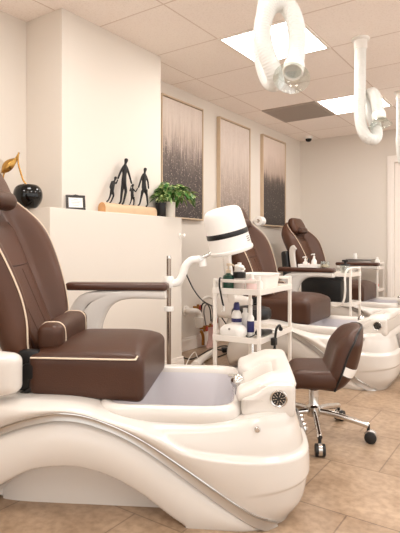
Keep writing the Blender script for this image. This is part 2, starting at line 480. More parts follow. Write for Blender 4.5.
def P(px, py, Z):                 # a room point seen at depth Z along a direction (for laying out)
    x, y = cw((px-200)/500*Z, Z); return Vector((x, y, CAMH-(py-248)/500*Z))
f1 = P(268, -60, 2.47)
hose('white ribbed extraction hose looping near the viewer before the nearest light', (f1.x, f1.y),
     [(f1.x, f1.y, HC-.01), P(268, -40, 2.47), P(267.5, -18, 2.47), P(265.5, 6, 2.48), P(262.5, 28, 2.48), P(261.5, 50, 2.48), P(264.5, 68, 2.47), P(269, 80, 2.44), P(274, 83, 2.40), P(275.5, 79, 2.36), P(272, 68, 2.34),
      P(265.5, 50, 2.33), P(262.5, 34, 2.33), P(264, 19, 2.33), P(270, 7, 2.33), P(279, 3, 2.33), P(288, 7, 2.33), P(294.5, 20, 2.32), P(297, 38, 2.31), P(295.8, 56, 2.29), P(293, 71, 2.235)], .041, None)
f2 = P(360.5, 38, 3.64)
def hook_hose(f, label, sh):
    rx = Vector((CT, ST, 0)); rz = Vector((-ST, CT, 0))
    def q(a, z, d): 
        return Vector((f[0], f[1], 0)) + rx*a*sh + rz*d + Vector((0, 0, z))
    return hose(label, (f[0], f[1]), [q(0, HC-.01, 0), q(-.002, 2.32, 0), q(-.004, 2.14, 0), q(-.008, 2.02, 0), q(.006, 1.89, .0), q(.038, 1.81, -.01), q(.085, 1.785, -.02), q(.118, 1.82, .0), q(.118, 1.90, .03), q(.10, 2.0, .07), q(.085, 2.08, .085),
            q(.085, 2.13, .05), q(.09, 2.125, .0), q(.098, 2.07, -.04), q(.106, 1.99, -.06), q(.112, 1.925, -.07)], .041, None)
hook_hose((f2.x, f2.y), 'white extraction hose hanging straight down with hooked end, right of nearest light', 1)
f3 = P(401, 93, 4.88)
hook_hose((f3.x, f3.y), 'farther white extraction hose in front of the door, cut by right edge', .85)

# ------------------------------------------------------------------ wall paintings
def painting(y0, y1, z0, z1, mat, label):
    t = thing('framed_painting', label, 'painting', (XL, (y0+y1)/2, z0), 0, 'abstract paintings on the left wall')
    w = (y1-y0)/2; hh = z1-z0; fb = nb()
    box(fb, .0, .045, -w, -w+.011, 0, hh, .002, 1); box(fb, .0, .045, w-.011, w, 0, hh, .002, 1)
    box(fb, .0, .045, -w+.016, w-.016, 0, .016, .002, 1); box(fb, .0, .045, -w+.016, w-.016, hh-.016, hh, .002, 1)
    obj('frame', fb, 'frame', t, False)
    obj('canvas', box(nb(), .004, .034, -w+.0125, w-.0125, .0165, hh-.022), mat, t, False)
    return t
p1 = paint_mat('painting_dark', 1.12, [(0, (60, 52, 49)), (.38, (78, 68, 64)), (.52, (112, 99, 93)), (.68, (190, 173, 161)), (.82, (212, 198, 187)), (1, (220, 207, 197))], 1.0, .30, .60)
p2 = paint_mat('painting_pale', 1.12, [(0, (112, 101, 95)), (.22, (150, 136, 127)), (.42, (176, 160, 149)), (.6, (200, 185, 174)), (.8, (214, 200, 190)), (1, (220, 207, 197))], 4.0, .36, .56)
p3 = paint_mat('painting_charcoal', 1.12, [(0, (56, 49, 46)), (.42, (70, 61, 57)), (.52, (98, 85, 79)), (.6, (180, 160, 146)), (.8, (214, 196, 184)), (1, (222, 207, 196))], 7.5, .17, .64)
painting(3.51, 4.175, 1.275, 2.40, p1, 'tall brown abstract painting nearest, behind the potted plant')
painting(4.485, 5.155, 1.275, 2.40, p2, 'tall pale streaky abstract painting, middle of the three on wall')
painting(5.475, 6.125, 1.275, 2.40, p3, 'tall painting with charcoal lower half, farthest of three nearest the corner')

# ------------------------------------------------------------------ pedicure chair
STRIP = smooth_tab([(-.98, .17), (-.86, .25), (-.69, .335), (-.564, .377), (-.463, .392), (-.35, .377), (-.186, .314), (-.028, .215), (.124, .112), (.22, .05), (.293, .006), (.34, -.03), (.6, -.2)])
ARCH = smooth_tab([(-1.0, -.06), (-.9, .0), (-.8, .06), (-.69, .125), (-.59, .176), (-.463, .194), (-.362, .183), (-.276, .154), (-.186, .107), (-.085, .035), (-.03, 0), (.03, -.04), (.6, -.3)])
TOPZ = smooth_tab([(-1.0, .435), (-.6, .435), (-.46, .432), (-.38, .42), (-.3, .395), (-.2, .375), (-.1, .368), (.05, .368), (.15, .378), (.22, .395), (.3, .402), (.6, .402)])
CREASE = smooth_tab([(-.6, .42), (-.3, .40), (-.13, .345), (-.02, .288), (.12, .266), (.25, .264), (.45, .268)])
CREASE2 = smooth_tab([(-.6, .1), (-.1, .1), (.1, .12), (.25, .15), (.4, .19), (.5, .2)])
UF, UR, BW, NE = .342, -.87, .33, 7.5
UC, UA = (UF+UR)/2, (UF-UR)/2
def outline(N):
    raw = []
    K = 4000
    for i in range(K+1):
        a = PI + 2*PI*i/K
        c, s = math.cos(a), math.sin(a)
        raw.append(Vector((UC+UA*math.copysign(abs(c)**(2/NE), c), BW*math.copysign(abs(s)**(2/NE), s), 0)))
    pts, _ = resample(raw, 1e9) if False else (None, None)
    d = [0]
    for a, b in zip(raw, raw[1:]): d.append(d[-1]+(b-a).length)
    out = []; j = 0
    for i in range(N):
        s = d[-1]*i/N
        while d[j+1] < s: j += 1
        p = raw[j].lerp(raw[j+1], (s-d[j])/max(d[j+1]-d[j], 1e-9))
        x = (p.x-UC)/UA; y = p.y/BW
        n = Vector((math.copysign(abs(x)**(NE-1), x)/UA, math.copysign(abs(y)**(NE-1), y)/BW, 0)).normalized()
        out.append((p, n))
    return out
def dshell(u, z, zt):
    zs = interp(STRIP, u); za = interp(ARCH, u)
    if z < zs:
        q = max(0, (z-max(za, -.02))/max(zs-max(za, -.02), .03))
        d = .012 + .042*math.sin(PI*min(1, .12+.86*q))**.8
    else:
        q = (z-max(zs, -.1))/(zt-max(zs, -.1))
        d = .012 + .05*math.sin(PI*(.14+.72*min(1, q)))
        zc = interp(CREASE, u)
        k = ss(-.3, -.12, u)
        d += k*.020*ss(zc+.008, zc-.012, z) 
        d -= k*.005
    # swelling low on the nose
    d += ss(.12, .33, u)*(.020*math.sin(PI*max(0, min(1, z/.36))) + .012*ss(.2, .36, z))
    d -= .028*ss(.16, .36, u)*(1-ss(0, .10, z))**1.5
    c2 = interp(CREASE2, u)
    d -= .008*ss(.17, .3, u)*ss(c2, c2-.012, z)
    if za > 0: d -= .125*ss(za+.010, za-.014, z)
    d -= .018*ss(zt-.03, zt, z)**2*(1-.75*ss(.12, .25, u))
    return d
def top_z(u): return interp(TOPZ, u)
NO = 300; OUT = outline(NO)
def in_tub(u, v): return abs((u+.093)/.25)**5 + abs(v/.305)**5 < 1

def make_chair(label):
    t = thing('pedicure_chair', label, 'pedicure chair', (0, 0, 0), 0, 'pedicure spa chairs in a row')
    # moulded shell
    bm = nb(); NZ = 84; grid = []
    for (p, n) in OUT:
        zt = top_z(p.x); col = []
        for k in range(NZ+1):
            z = zt*k/NZ
            q = p + n*dshell(p.x, z, zt)
            col.append(bm.verts.new((q.x, q.y, z)))
        grid.append(col)
    for i in range(NO):
        A, B = grid[i], grid[(i+1) % NO]
        for k in range(NZ): bm.faces.new((A[k], B[k], B[k+1], A[k+1]))
    # deck: strips between the near and far flank, open where the basin sits
    h = NO//2
    rows = []
    for i in range(1, h):
        a = grid[i][NZ]; b = grid[NO-i][NZ]
        row = [a]
        for j in range(1, 28): row.append(bm.verts.new(a.co.lerp(b.co, j/28)))
        row.append(b); rows.append(row)
    for r1, r2 in zip(rows, rows[1:]):
        for j in range(28):
            cc = (r1[j].co+r1[j+1].co+r2[j].co+r2[j+1].co)/4
            if not in_tub(cc.x, cc.y): bm.faces.new((r1[j], r1[j+1], r2[j+1], r2[j]))
    for row, e in ((rows[0], grid[0][NZ]), (rows[-1], grid[h][NZ])):
        for j in range(28): bm.faces.new((row[j], row[j+1], e))
    for v in [v for v in bm.verts if not v.link_faces]: bm.verts.remove(v)
    obj('base_shell', bm, 'shell', t, True, 50)
    # chrome trim that follows the swoosh on each flank
    for side in (0, 1):
        bm = nb(); last = None
        for i in range(1, h):
            (p, n) = OUT[i] if side == 0 else OUT[NO-i]
            if p.x > .31: break
            zs = interp(STRIP, p.x)
            if zs < .0: break
            wv = .020 + .014*ss(-.3, .2, p.x)
            rid = max(dshell(p.x, max(zs, 0)+.006, top_z(p.x)), dshell(p.x, max(zs-wv-.004, 0), top_z(p.x)))-.002
            row = []
            for z, off in ((zs+.008, .002), (zs+.005, .009), (zs-.002, .008), (zs-wv+.004, .012), (zs-wv, .008), (zs-wv-.003, -.002)):
                zz = max(z, .001)
                q = p + n*(rid+off)
                row.append(bm.verts.new((q.x, q.y, zz)))
            if last:
                for a in range(len(row)-1): bm.faces.new((last[a], last[a+1], row[a+1], row[a]))
            last = row
        pth = []
        for i in range(1, h):
            (p, n) = OUT[i] if side == 0 else OUT[NO-i]
            zs = interp(STRIP, p.x)
            if p.x > .29 or zs < .02: continue
            q = p + n*(dshell(p.x, zs+.012, top_z(p.x))+.001); pth.append((q.x, q.y, zs+.010))
        ln_ = obj('trim_line', tube(nb(), pth, .0028, 6), 'chrome', t)
        o = obj('trim_strip', bm, 'satin', t, True, 30); o['label'] = 'chrome trim strip'
    # foot basin
    bm = nb(); rings = []
    def se(a, b, uc, n, z):
        return [bm.verts.new((uc+a*math.copysign(abs(math.cos(2*PI*k/72))**(2/n), math.cos(2*PI*k/72)), b*math.copysign(abs(math.sin(2*PI*k/72))**(2/n), math.sin(2*PI*k/72)), z)) for k in range(72)]
    def stack(lst, cap):
        rg = [se(a, b, -.093, n, z) for a, b, z, n in lst]
        for A, B in zip(rg, rg[1:]):
            for k in range(72): bm.faces.new((A[k], A[(k+1) % 72], B[(k+1) % 72], B[k]))
        if cap: bm.faces.new(rg[-1])
    stack([(.268, .33, .345, 6), (.279, .342, .358, 6), (.284, .347, .378, 6), (.283, .346, .40, 6), (.276, .339, .415, 6), (.264, .326, .421, 6), (.252, .308, .419, 6), (.243, .296, .410, 5.5), (.238, .288, .392, 5.5), (.236, .285, .38, 5.5)], False)
    rm = obj('basin_rim', bm, 'shell', t, True, 60)
    bm = nb()
    stack([(.2375, .2865, .392, 5.5), (.228, .275, .33, 5), (.21, .255, .22, 4.6), (.19, .23, .15, 4.2), (.16, .20, .122, 4), (.1, .13, .112, 3), (.04, .05, .11, 2)], True)
    tb = obj('foot_basin', bm, 'tubm', t, True, 60)
    obj('drain', lathe(nb(), [(.03, .1105), (.03, .115), (.02, .117), (0, .117)], 20, None, (-.093, 0, 0)), 'chrome', tb)
    # console with the jet grilles and foot rest pad
    def cons(p):
        return p
    def conf(p):
        a = (p.x+.10)/.20
        if p.z > 0: p.z -= .055*(1-ss(0, .65, a))
        return p
    bm = nb(); soft(bm, (.20, .61, .125), .018, (18, 20, 8), conf, Matrix.Translation((.277, 0, .443)))
    con = obj('console', bm, 'shell', t)
    def padf(p):
        a = (p.x+.109)/.218                   # 0 at the basin, 1 at the front
        e = abs(p.y)/.29
        p.z -= .050*(1-ss(0, .65, a))
        p.z -= .010*ss(.75, 1.0, e)*(p.z > 0)
        sc2 = 1-ss(.30, .55, abs(p.y+.05)/.29)
        p.z -= .026*sc2*(1-ss(.2, .8, a))*(1 if p.z > -.05 else .5)
        p.x += .07*sc2*(1-a)
        return p
    bm = nb(); soft(bm, (.222, .585, .05), .024, (20, 34, 8), padf, Matrix.Translation((.270, 0, .500)))
    obj('foot_rest', bm, 'pad', t)
    for s in (-1, 1):
        mt = Matrix.Translation((.322, s*.298, .432)) @ Matrix.Rotation(R(90*-s), 4, 'X') @ Matrix.Rotation(0, 4, 'Z')
        mt = Matrix.Translation((.314, s*.304, .452)) @ Matrix.Rotation(R(90 if s < 0 else -90), 4, 'X')
        g = obj('jet_grille', lathe(nb(), [(.031, -.004), (.032, .003), (.029, .005), (.0255, .003), (.0255, .001), (0, .001)], 32, mt), 'brush', con)
        gb = nb(); lathe(gb, [(.025, .0008), (.025, .0022), (0, .0022)], 28, mt)
        o = obj('grille_face', gb, 'black', g)
        pb = nb()
        for rr, cnt in ((.0195, 12), (.0105, 6)):
            for k in range(cnt):
                a = 2*PI*k/cnt + .2
                c0 = mt @ Vector((rr*math.cos(a), rr*math.sin(a), .003))
                m2 = Matrix.Translation(c0) @ (mt.to_3x3() @ Matrix.Rotation(a, 3, 'Z')).to_4x4()
                box(pb, -.0034, .0034, -.0014, .0014, -.001, .0012, mat=m2)
        obj('grille_bars', pb, 'brush', g)
        sm = Matrix.Translation((.235, s*(BW+dshell(.235, .362, top_z(.235))-.004), .362)) @ Matrix.Rotation(R(90 if s < 0 else -90), 4, 'X')
        obj('cap_screw', lathe(nb(), [(.011, 0), (.011, .006), (.008, .01), (0, .011)], 16, sm), 'chrome', t)
    # tap / hand shower beside the basin
    fb = nb(); ball(fb, (.163, -.135, .466), .029, 12)
    fa = obj('tap', fb, 'chrome', t)
    sb = nb(); tube(sb, [(.165, -.135, .40), (.165, -.135, .45)], .013, 14)
    tube(sb, spline([(.165, -.135, .465), (.15, -.10, .475), (.13, -.05, .465)], 6), .008, 10)
    obj('tap_stem', sb, 'chrome', fa)
    # front: service panel with plate and knobs
    bm = nb(); rows = []
    idx = [i for i in range(NO) if OUT[i][1].x > .9 and -.07 < OUT[i][0].y < .2]
    for i in idx:
        p, n = OUT[i]; row = []
        for k in range(31):
            z = .06+.31*k/30
            e = -.006 if k in (0, 30) else .004
            q = p + n*(dshell(p.x, z, top_z(p.x))+e); row.append(bm.verts.new((q.x, q.y, z)))
        rows.append(row)
    for A, B in zip(rows, rows[1:]):
        for k in range(30): bm.faces.new((A[k], B[k], B[k+1], A[k+1]))
    fp = obj('front_panel', bm, 'grey', t); fp['label'] = 'grey front service panel'
    mk = nb()
    for rz_, cnt in ((.325, 7), (.30, 5)):
        for k in range(cnt):
            y = .05 + k*.022
            u = UF + dshell(UF, rz_, top_z(UF))
            box(mk, u+.001, u+.0050, y-.009, y+.009, rz_-.006, rz_+.006, .0008, 1)
    obj('emblem', mk, 'darkwood', fp)
    for y in (.06, .17):
        u = UF + dshell(UF, .25, top_z(UF))-.01
        mk = Matrix.Translation((u, y, .215)) @ Matrix.Rotation(R(90), 4, 'Y')
        obj('knob', lathe(nb(), [(.02, 0), (.02, .012), (.027, .014), (.028, .028), (.022, .031), (.012, .032), (.012, .035), (0, .036)], 20, mk), 'chrome', t)
    # seat cushion
    CR = .046
    def seatf(p):
        if p.z > 0:
            p.z += CR*(1-(abs(p.y)/.27)**2.5)*(1-abs(p.x/.25)**4) 
            p.z -= .012*ss(.17, .24, p.x)
        p.z += .012*p.x if p.z > .04 else -.05*p.x
        return p
    SU, SZ = -.42, .503
    bm = nb(); soft(bm, (.455, .55, .17), .028, (26, 26, 10), seatf, Matrix.Translation((SU, 0, SZ)))
    st = obj('seat', bm, 'leather', t)
    pl = [(-.215, -.273, .075), (0, -.2765, .073), (.18, -.2765, .071), (.208, -.268, .079), (.226, -.2, .1), (.228, 0, .113), (.226, .2, .1), (.208, .268, .079), (0, .2765, .073), (-.215, .273, .075)]
    def sp(q): 
        return (q[0]+SU, q[1], q[2]+SZ+.012*q[0])
    obj('piping', tube(nb(), [sp(v) for v in spline([pl[0], pl[1], pl[2], (.198, -.272, .073), (.204, -.262, .082)], 8)], .0035, 8), 'pipe', st)
    obj('piping', tube(nb(), [sp(v) for v in spline([pl[9], pl[8], (.18, .2765, .071), (.198, .272, .073), (.204, .262, .082)], 8)], .0035, 8), 'pipe', st)
    obj('seam', tube(nb(), [(SU+.17, y, SZ+.084+CR*(1-(abs(y)/.27)**2.5)*(1-(.17/.25)**4)+.012*.17-.0015) for y in [(-.25+.02*k) for k in range(26)]], .0022, 6), 'seam', st)
    # reclined backrest with wrap-round wings
    BO, BA = Vector((-.665, 0, .535)), R(25)
    ax = Vector((-math.sin(BA), 0, math.cos(BA))); nr = Vector((math.cos(BA), 0, math.sin(BA)))
    W = smooth_tab([(0, .235), (.1, .262), (.25, .28), (.4, .310), (.52, .332), (.62, .330), (.72, .295), (.80, .23), (.85, .15), (.87, .05)])
    WH = smooth_tab([(0, .0), (.07, .03), (.16, .075), (.28, .105), (.45, .118), (.6, .105), (.75, .045), (.87, .0)])
    L = .87
    def front(a, s):
        x = abs(a); h_ = interp(WH, s)
        b = ss(.50, .80, x) - .5*ss(.84, 1.0, x)
        pan = .016*(1-ss(.46, .54, x))*ss(.02, .08, s)*(1-ss(.60, .66, s))
        return h_*b + pan - .012*ss(.97, 1.0, x)
    def bp(a, s, off=0):
        w = interp(W, s); return BO + ax*s + nr*(front(a, s)+off) + Vector((0, a*w, 0))
    bm = nb(); loops = []
    NA = 44; NS = 56
    for i in range(NS+1):
        s = L*i/NS; w = interp(W, s); lp = []
        for j in range(NA+1): lp.append(bm.verts.new(bp(math.sin(PI/2*(-1+2*j/NA))*.3+(-1+2*j/NA)*.7, s)))
        fe = front(1, s)
        dk = .10*(1-ss(.7, .87, s)*.6)
        for j in range(1, 20):
            a = PI*j/20; yy = math.copysign(abs(math.cos(a))**.55, math.cos(a))
            zz = -abs(math.sin(a))**.6
            f = fe*(1-abs(zz)) + zz*dk
            lp.append(bm.verts.new(BO + ax*s + nr*f + Vector((0, yy*w*1.0, 0))))
        loops.append(lp)
    m_ = len(loops[0])
    for A, B in zip(loops, loops[1:]):
        for k in range(m_): bm.faces.new((A[k], A[(k+1) % m_], B[(k+1) % m_], B[k]))
    bm.faces.new(loops[0][::-1]); bm.faces.new(loops[-1])
    bk = obj('backrest', bm, 'leather2', t, True, 45)
    for sgn in (-1, 1):
        obj('piping', tube(nb(), [bp(sgn*.875, s, .003) for s in [.02+.8*k/40 for k in range(41)]], .0038, 8), 'pipe', bk)
        obj('seam', tube(nb(), [bp(sgn*.50, s, .002) for s in [.03+.62*k/40 for k in range(41)]], .0026, 6), 'seam', bk)
        obj('stitching', tube(nb(), [bp(sgn*.2, s, .0008) for s in [.04+.36*k/20 for k in range(21)]], .0016, 6), 'seam', bk)
    obj('seam', tube(nb(), [bp(-.48+.96*k/24, .43-.012*math.cos(PI*(k/24-.5)), .001) for k in range(25)], .003, 6), 'seam', bk)
    bmat = Matrix.Translation(BO) @ Matrix((( nr.x, 0, ax.x), (0, 1, 0), (nr.z, 0, ax.z))).to_4x4()
    def headf(p):
        p.x += -.05*(p.y/.17)**2*0 + .01*(1-(p.y/.17)**2)
        k = 1-.18*ss(.0, .1, p.z); p.y *= k
        return p
    bm = nb(); soft(bm, (.085, .31, .20), .04, (8, 20, 12), headf, bmat @ Matrix.Translation((.045, 0, .79)))
    obj('headrest', bm, 'leather2', t)
    bm = nb(); soft(bm, (.085, .22, .085), .04, (8, 14, 8), None, bmat @ Matrix.Translation((.078, 0, .712)))
    nk = obj('neck_pillow', bm, 'leather', t)
    # lumbar bolster lying at the foot of the back
    a_, b_ = Vector((-.592, -.215, .635)), Vector((-.58, .13, .66))
    d_ = (b_-a_); ln = d_.length
    lm = Matrix.Translation((a_+b_)/2) @ d_.to_track_quat('X', 'Z').to_matrix().to_4x4()
    bm = nb(); soft(bm, (ln, .105, .115), .036, (18, 12, 12), None, lm)
    lb = obj('lumbar_pillow', bm, 'leather', t)
    for x in (-.32, .36):
        ring = []
        for k in range(32):
            a = 2*PI*k/32; y = .0655*math.cos(a); z = .068*math.sin(a)
            q = Vector((0, max(-.0125, min(.0125, y*9)), max(-.015, min(.015, z*9))))
            dv = Vector((0, y, z)).normalized()
            ring.append(lm @ (Vector((x*ln, 0, 0)) + Vector((0, math.copysign(.0165, y) if abs(y) > .0165 else y, math.copysign(.0215, z) if abs(z) > .0215 else z)) + dv*.0368))
        obj('piping', tube(nb(), ring, .003, 6, True), 'pipe', lb)
    # mechanism under the seat
    bm = nb()
    box(bm, -.60, -.28, -.19, .19, .42, .462, .006, 1)
    for s in (-1, 1):
        box(bm, -.70, -.61, s*.235-.02, s*.235+.02, .44, .60, .01, 2)
        lathe(bm, [(.03, -.012), (.034, 0), (.03, .012)], 20, Matrix.Translation((-.645, s*.262, .52)) @ Matrix.Rotation(R(90), 4, 'X'))
        tube(bm, spline([(-.64, s*.255, .56), (-.61, s*.262, .50), (-.64, s*.262, .45), (-.68, s*.255, .43)], 5), .008, 8)
    box(bm, -.72, -.55, -.22, .22, .42, .47, .008, 1)
    obj('recline_mechanism', bm, 'black', t)
    obj('slide_rail', tube(nb(), [(-.62, -.245, .447), (-.33, -.245, .444)], .006, 8), 'chrome', t)
    # arm housings: lobes beside the back
    for s in (-1, 1):
        def lobe(p):
            k = ss(-.02, .16, p.x)
            p.z = p.z*(1-.25*k) + .01*k
            return p
        u0 = -.80 if s < 0 else -.80
        bm = nb(); soft(bm, (.33, .085, .20), .041, (16, 8, 12), lobe, Matrix.Translation((u0, s*.352, .525)))
        obj('arm_housing', bm, 'shell', t)
    # far arm, lowered: pad on a curved white bracket
    def sweep(pts, hs, ws):
        bm2 = nb(); rings = []
        pts = [Vector(p) for p in pts]
        for i, p in enumerate(pts):
            a = pts[max(0, i-1)]; b = pts[min(len(pts)-1, i+1)]
            tt = (b-a).normalized(); nn = Vector((-tt.z, 0, tt.x)); rg = []
            for k in range(20):
                an = 2*PI*k/20; c, s2 = math.cos(an), math.sin(an)
                rg.append(bm2.verts.new(p + nn*hs[i]*math.copysign(abs(c)**.5, c) + Vector((0, 1, 0))*ws[i]*math.copysign(abs(s2)**.5, s2)))
            rings.append(rg)
        for A, B in zip(rings, rings[1:]):
            for k in range(20): bm2.faces.new((A[k], A[(k+1) % 20], B[(k+1) % 20], B[k]))
        bm2.faces.new(rings[0][::-1]); bm2.faces.new(rings[-1])
        return bm2
    pts = spline([(-.205, .385, .764), (-.23, .385, .762), (-.34, .385, .765), (-.45, .385, .757), (-.53, .385, .72), (-.585, .38, .645), (-.61, .37, .57), (-.63, .36, .52)], 6)
    n_ = len(pts)
    hs = [.014+.009*min(1, i/3) + .045*ss(.3, .9, i/(n_-1)) for i in range(n_)]
    ws = [.02+.014*min(1, i/3) for i in range(n_)]
    obj('arm_bracket', sweep(pts, hs, ws), 'shell', t)
    pts = spline([(-.44, .385, .762), (-.54, .385, .755), (-.625, .385, .735), (-.665, .383, .68), (-.675, .375, .60), (-.685, .36, .53)], 6)
    obj('arm_bracket', sweep(pts, [.02+.03*i/(len(pts)-1) for i in range(len(pts))], [.033]*len(pts)), 'shell', t)
    bm = nb(); soft(bm, (.53, .09, .042), .017, (24, 8, 6), None, Matrix.Translation((-.46, .385, .803)))
    obj('arm_pad', bm, pm('arm_pad_leather', (76, 48, 40), .35, var=.1, coat=.2) if 'armpad' not in M else M['armpad'], t)
    # near arm, swung up beside the back
    pts = spline([(-.80, -.372, .56), (-.815, -.375, .68), (-.835, -.378, .80), (-.85, -.378, .92), (-.845, -.376, .985), (-.815, -.374, 1.01)], 6)
    n_ = len(pts)
    obj('raised_arm', sweep(pts, [.04-.006*math.sin(PI*i/n_) - .012*ss(.8, 1, i/n_) for i in range(n_)], [.024]*n_), 'shell', t)
    bm = nb(); soft(bm, (.085, .09, .33), .03, (6, 8, 16), None, Matrix.Translation((-.925, -.378, .80)) @ Matrix.Rotation(R(-6), 4, 'Y'))
    o = obj('raised_arm_pad', bm, 'black', t); o['label'] = 'black underside of the raised arm pad'
    return t

def place(o, cam, th):
    x, y = cw(*cam); o.location = (x, y, 0); o.rotation_euler = (0, 0, TH-R(th))
M['armpad'] = pm('arm_pad_leather', (76, 46, 33), .35, var=.1, coat=.2)
chair = make_chair('nearest brown leather pedicure chair with white base and large empty foot basin')
place(chair, (0, 2.15), 5)
ch2 = copy_tree(chair); ch2['label'] = 'brown pedicure chair behind the rolling stool and bottle trolley'
place(ch2, (1.142, 3.94), 32)
def drop(ch, nm):
    for o in [c for c in ch.children if c.name.split('.')[0] == nm]: bpy.data.objects.remove(o)
drop(ch2, 'raised_arm_pad')
ch3 = copy_tree(chair); ch3['label'] = 'farthest brown pedicure chair in the corner by the back wall'
place(ch3, (2.095, 5.57), 34.6)
for ch in (ch2, ch3):
    st_ = [c for c in ch.children if c.name.split('.')[0] == 'seat'][0]
    drop(st_, 'piping')

for ch in ch3.children:
    if ch.name.split('.')[0] in ('backrest', 'headrest', 'neck_pillow', 'raised_arm', 'raised_arm_pad', 'arm_housing', 'lumbar_pillow'): ch.location.x -= .13
for ch in ch3.children:
    if ch.name.split('.')[0] in ('backrest', 'headrest', 'neck_pillow'): ch.scale.y = 1.12

def on_chair(ch, u, v, z):
    a = ch.rotation_euler.z
    return (ch.location.x + u*math.cos(a) - v*math.sin(a), ch.location.y + u*math.sin(a) + v*math.cos(a), z)

# ------------------------------------------------------------------ stools
def star_base(t, r, n, a0, hub_z, mat='chrome'):
    for k in range(n):
        a = a0 + 2*PI*k/n
        d = Vector((math.cos(a), math.sin(a), 0))
        pts = [d*.02+Vector((0, 0, hub_z)), d*.10+Vector((0, 0, hub_z-.004)), d*(r-.03)+Vector((0, 0, .094)), d*r+Vector((0, 0, .085))]
        g = obj('base_leg', tube(nb(), spline(pts, 5), .016, 12, radii=None, sx=.8), mat, t)
        cb = nb()
        tube(cb, [d*r+Vector((0, 0, .05)), d*r+Vector((0, 0, .09))], .008, 10)
        pd = Vector((-d.y, d.x, 0)); 
        rot = pd.to_track_quat('Z', 'Y').to_matrix().to_4x4()
        c0 = d*(r+.012)+Vector((0, 0, .03))
        for s in (-1, 1):
            lathe(cb, [(.0, -.009), (.024, -.009), (.030, -.006), (.030, .006), (.024, .009), (0, .009)], 20, Matrix.Translation(c0+pd*s*.016) @ rot)
        obj('caster', cb, 'caster', g)
        hb = nb(); lathe(hb, [(.026, -.011), (.0335, -.009), (.0335, .009), (.026, .011)], 18, Matrix.Translation(c0+Vector((0, 0, .004))) @ rot)
        o = obj('caster_hood', hb, mat, g)

sx_, sy_ = cw(.612, 2.69)
t = thing('salon_stool', 'low brown leather rolling stool with curved back and chrome star base', 'stool', (sx_, sy_, 0), 0)
star_base(t, .28, 5, TH+R(-97), .125)
cb = nb(); lathe(cb, [(.035, .10), (.038, .112), (.038, .15), (.03, .158), (.026, .165), (.026, .24), (.018, .245), (.018, .29)], 24)
obj('column', cb, 'chrome', t)
obj('tilt_plate', box(nb(), -.09, .09, -.07, .07, .285, .305, .004, 1), 'black', t)
# local +x is the way the sitter faces
sr = TH + R(173)
S = Matrix.Rotation(sr, 4, 'Z')
def seat_f(p):
    if p.z > 0: p.z -= .010*(1-min(1, (p.x/.17)**2+(p.y/.19)**2)) - .004
    p.y *= 1-.14*ss(.0, .13, p.x)
    p.z -= .014*ss(.06, .13, p.x)
    return p
obj('seat', soft(nb(), (.25, .375, .095), .042, (24, 24, 10), seat_f, S @ Matrix.Translation((.012, 0, .327))), 'leather', t)
def curve2(pts, k=8):
    p, _ = resample(spline([(a, 0, b) for a, b in pts], k), .004)
    out = []
    for i in range(31):
        q = i/30*(len(p)-1); a = int(min(q, len(p)-2)); out.append(p[a].lerp(p[a+1], q-a))
    return out
WE = curve2([(-.085, .278), (-.105, .335), (-.125, .395), (-.152, .475), (-.180, .53), (-.210, .575)])
FR = curve2([(.03, .285), (-.01, .345), (-.042, .372), (-.055, .42), (-.076, .487), (-.112, .536), (-.157, .573), (-.202, .584)])
RE = curve2([(-.10, .274), (-.142, .295), (-.176, .36), (-.199, .44), (-.214, .515), (-.219, .568)])
def slab(A, B, o0=0, o1=1, i0=0, i1=30, p=6, grow=0):
    """lofts between two side curves across the width, edges rolled in towards curve A"""
    bm2 = nb(); rings = []
    for i in range(i0, i1+1):
        q = i/30; hw = .192*(1-.12*(1-ss(0, .3, q)))*(1-.30*ss(.72, 1.0, q)**2)+grow
        fa, fb = [], []
        for j in range(27):
            f = math.sin(PI/2*(-1+2*j/26))*.6+(-1+2*j/26)*.4
            e = max(0, 1-abs(f)**p)**.5
            dx = Vector((-.035*(1-f*f)*ss(.1, .4, q), 0, .012*(1-f*f)*ss(.7, 1, q)))
            a, b = A[i], B[i]
            pa = a+(b-a)*o0*e; pb = a+(b-a)*o1*e
            for lst, pt in ((fa, pa), (fb, pb)):
                pt = pt + dx; lst.append(bm2.verts.new(S @ Vector((pt.x, f*hw, pt.z))))
        rings.append(fa+fb[::-1])
    m2 = len(rings[0])
    for A_, B_ in zip(rings, rings[1:]):
        for k in range(m2): bm2.faces.new((A_[k], A_[(k+1) % m2], B_[(k+1) % m2], B_[k]))
    for rg in (rings[0], rings[-1]):
        for j in range(26): bm2.faces.new((rg[j], rg[j+1], rg[m2-2-j], rg[m2-1-j]))
    bmesh.ops.remove_doubles(bm2, verts=bm2.verts[:], dist=1e-5)
    return bm2
obj('backrest', slab(WE, FR), 'leather', t, True, 60)
obj('back_cover', slab(WE, RE), 'leather', t, True, 60)
wl = []
for sgn in (-1, 1):
    for i in (range(0, 31) if sgn < 0 else range(30, -1, -1)):
        q = i/30; hw = .192*(1-.12*(1-ss(0, .3, q)))*(1-.30*ss(.72, 1.0, q)**2)+.001
        wl.append(S @ Vector((WE[i].x, sgn*hw, WE[i].z)))
    if sgn < 0:
        for j in range(1, 12):
            f = -1+2*j/12; wl.append(S @ Vector((WE[30].x-.035*(1-f*f), f*.134, WE[30].z+.012*(1-f*f)+.006)))
o = obj('edge_band', tube(nb(), wl, .0055, 8), 'black', t); o['label'] = 'black welt between the two leather faces'
o = obj('support_strap', slab(WE, RE, .2, 1.03, 9, 13, 6, .0015), 'plast', t, True, 60); o['label'] = 'pale strap across the rear of the back'

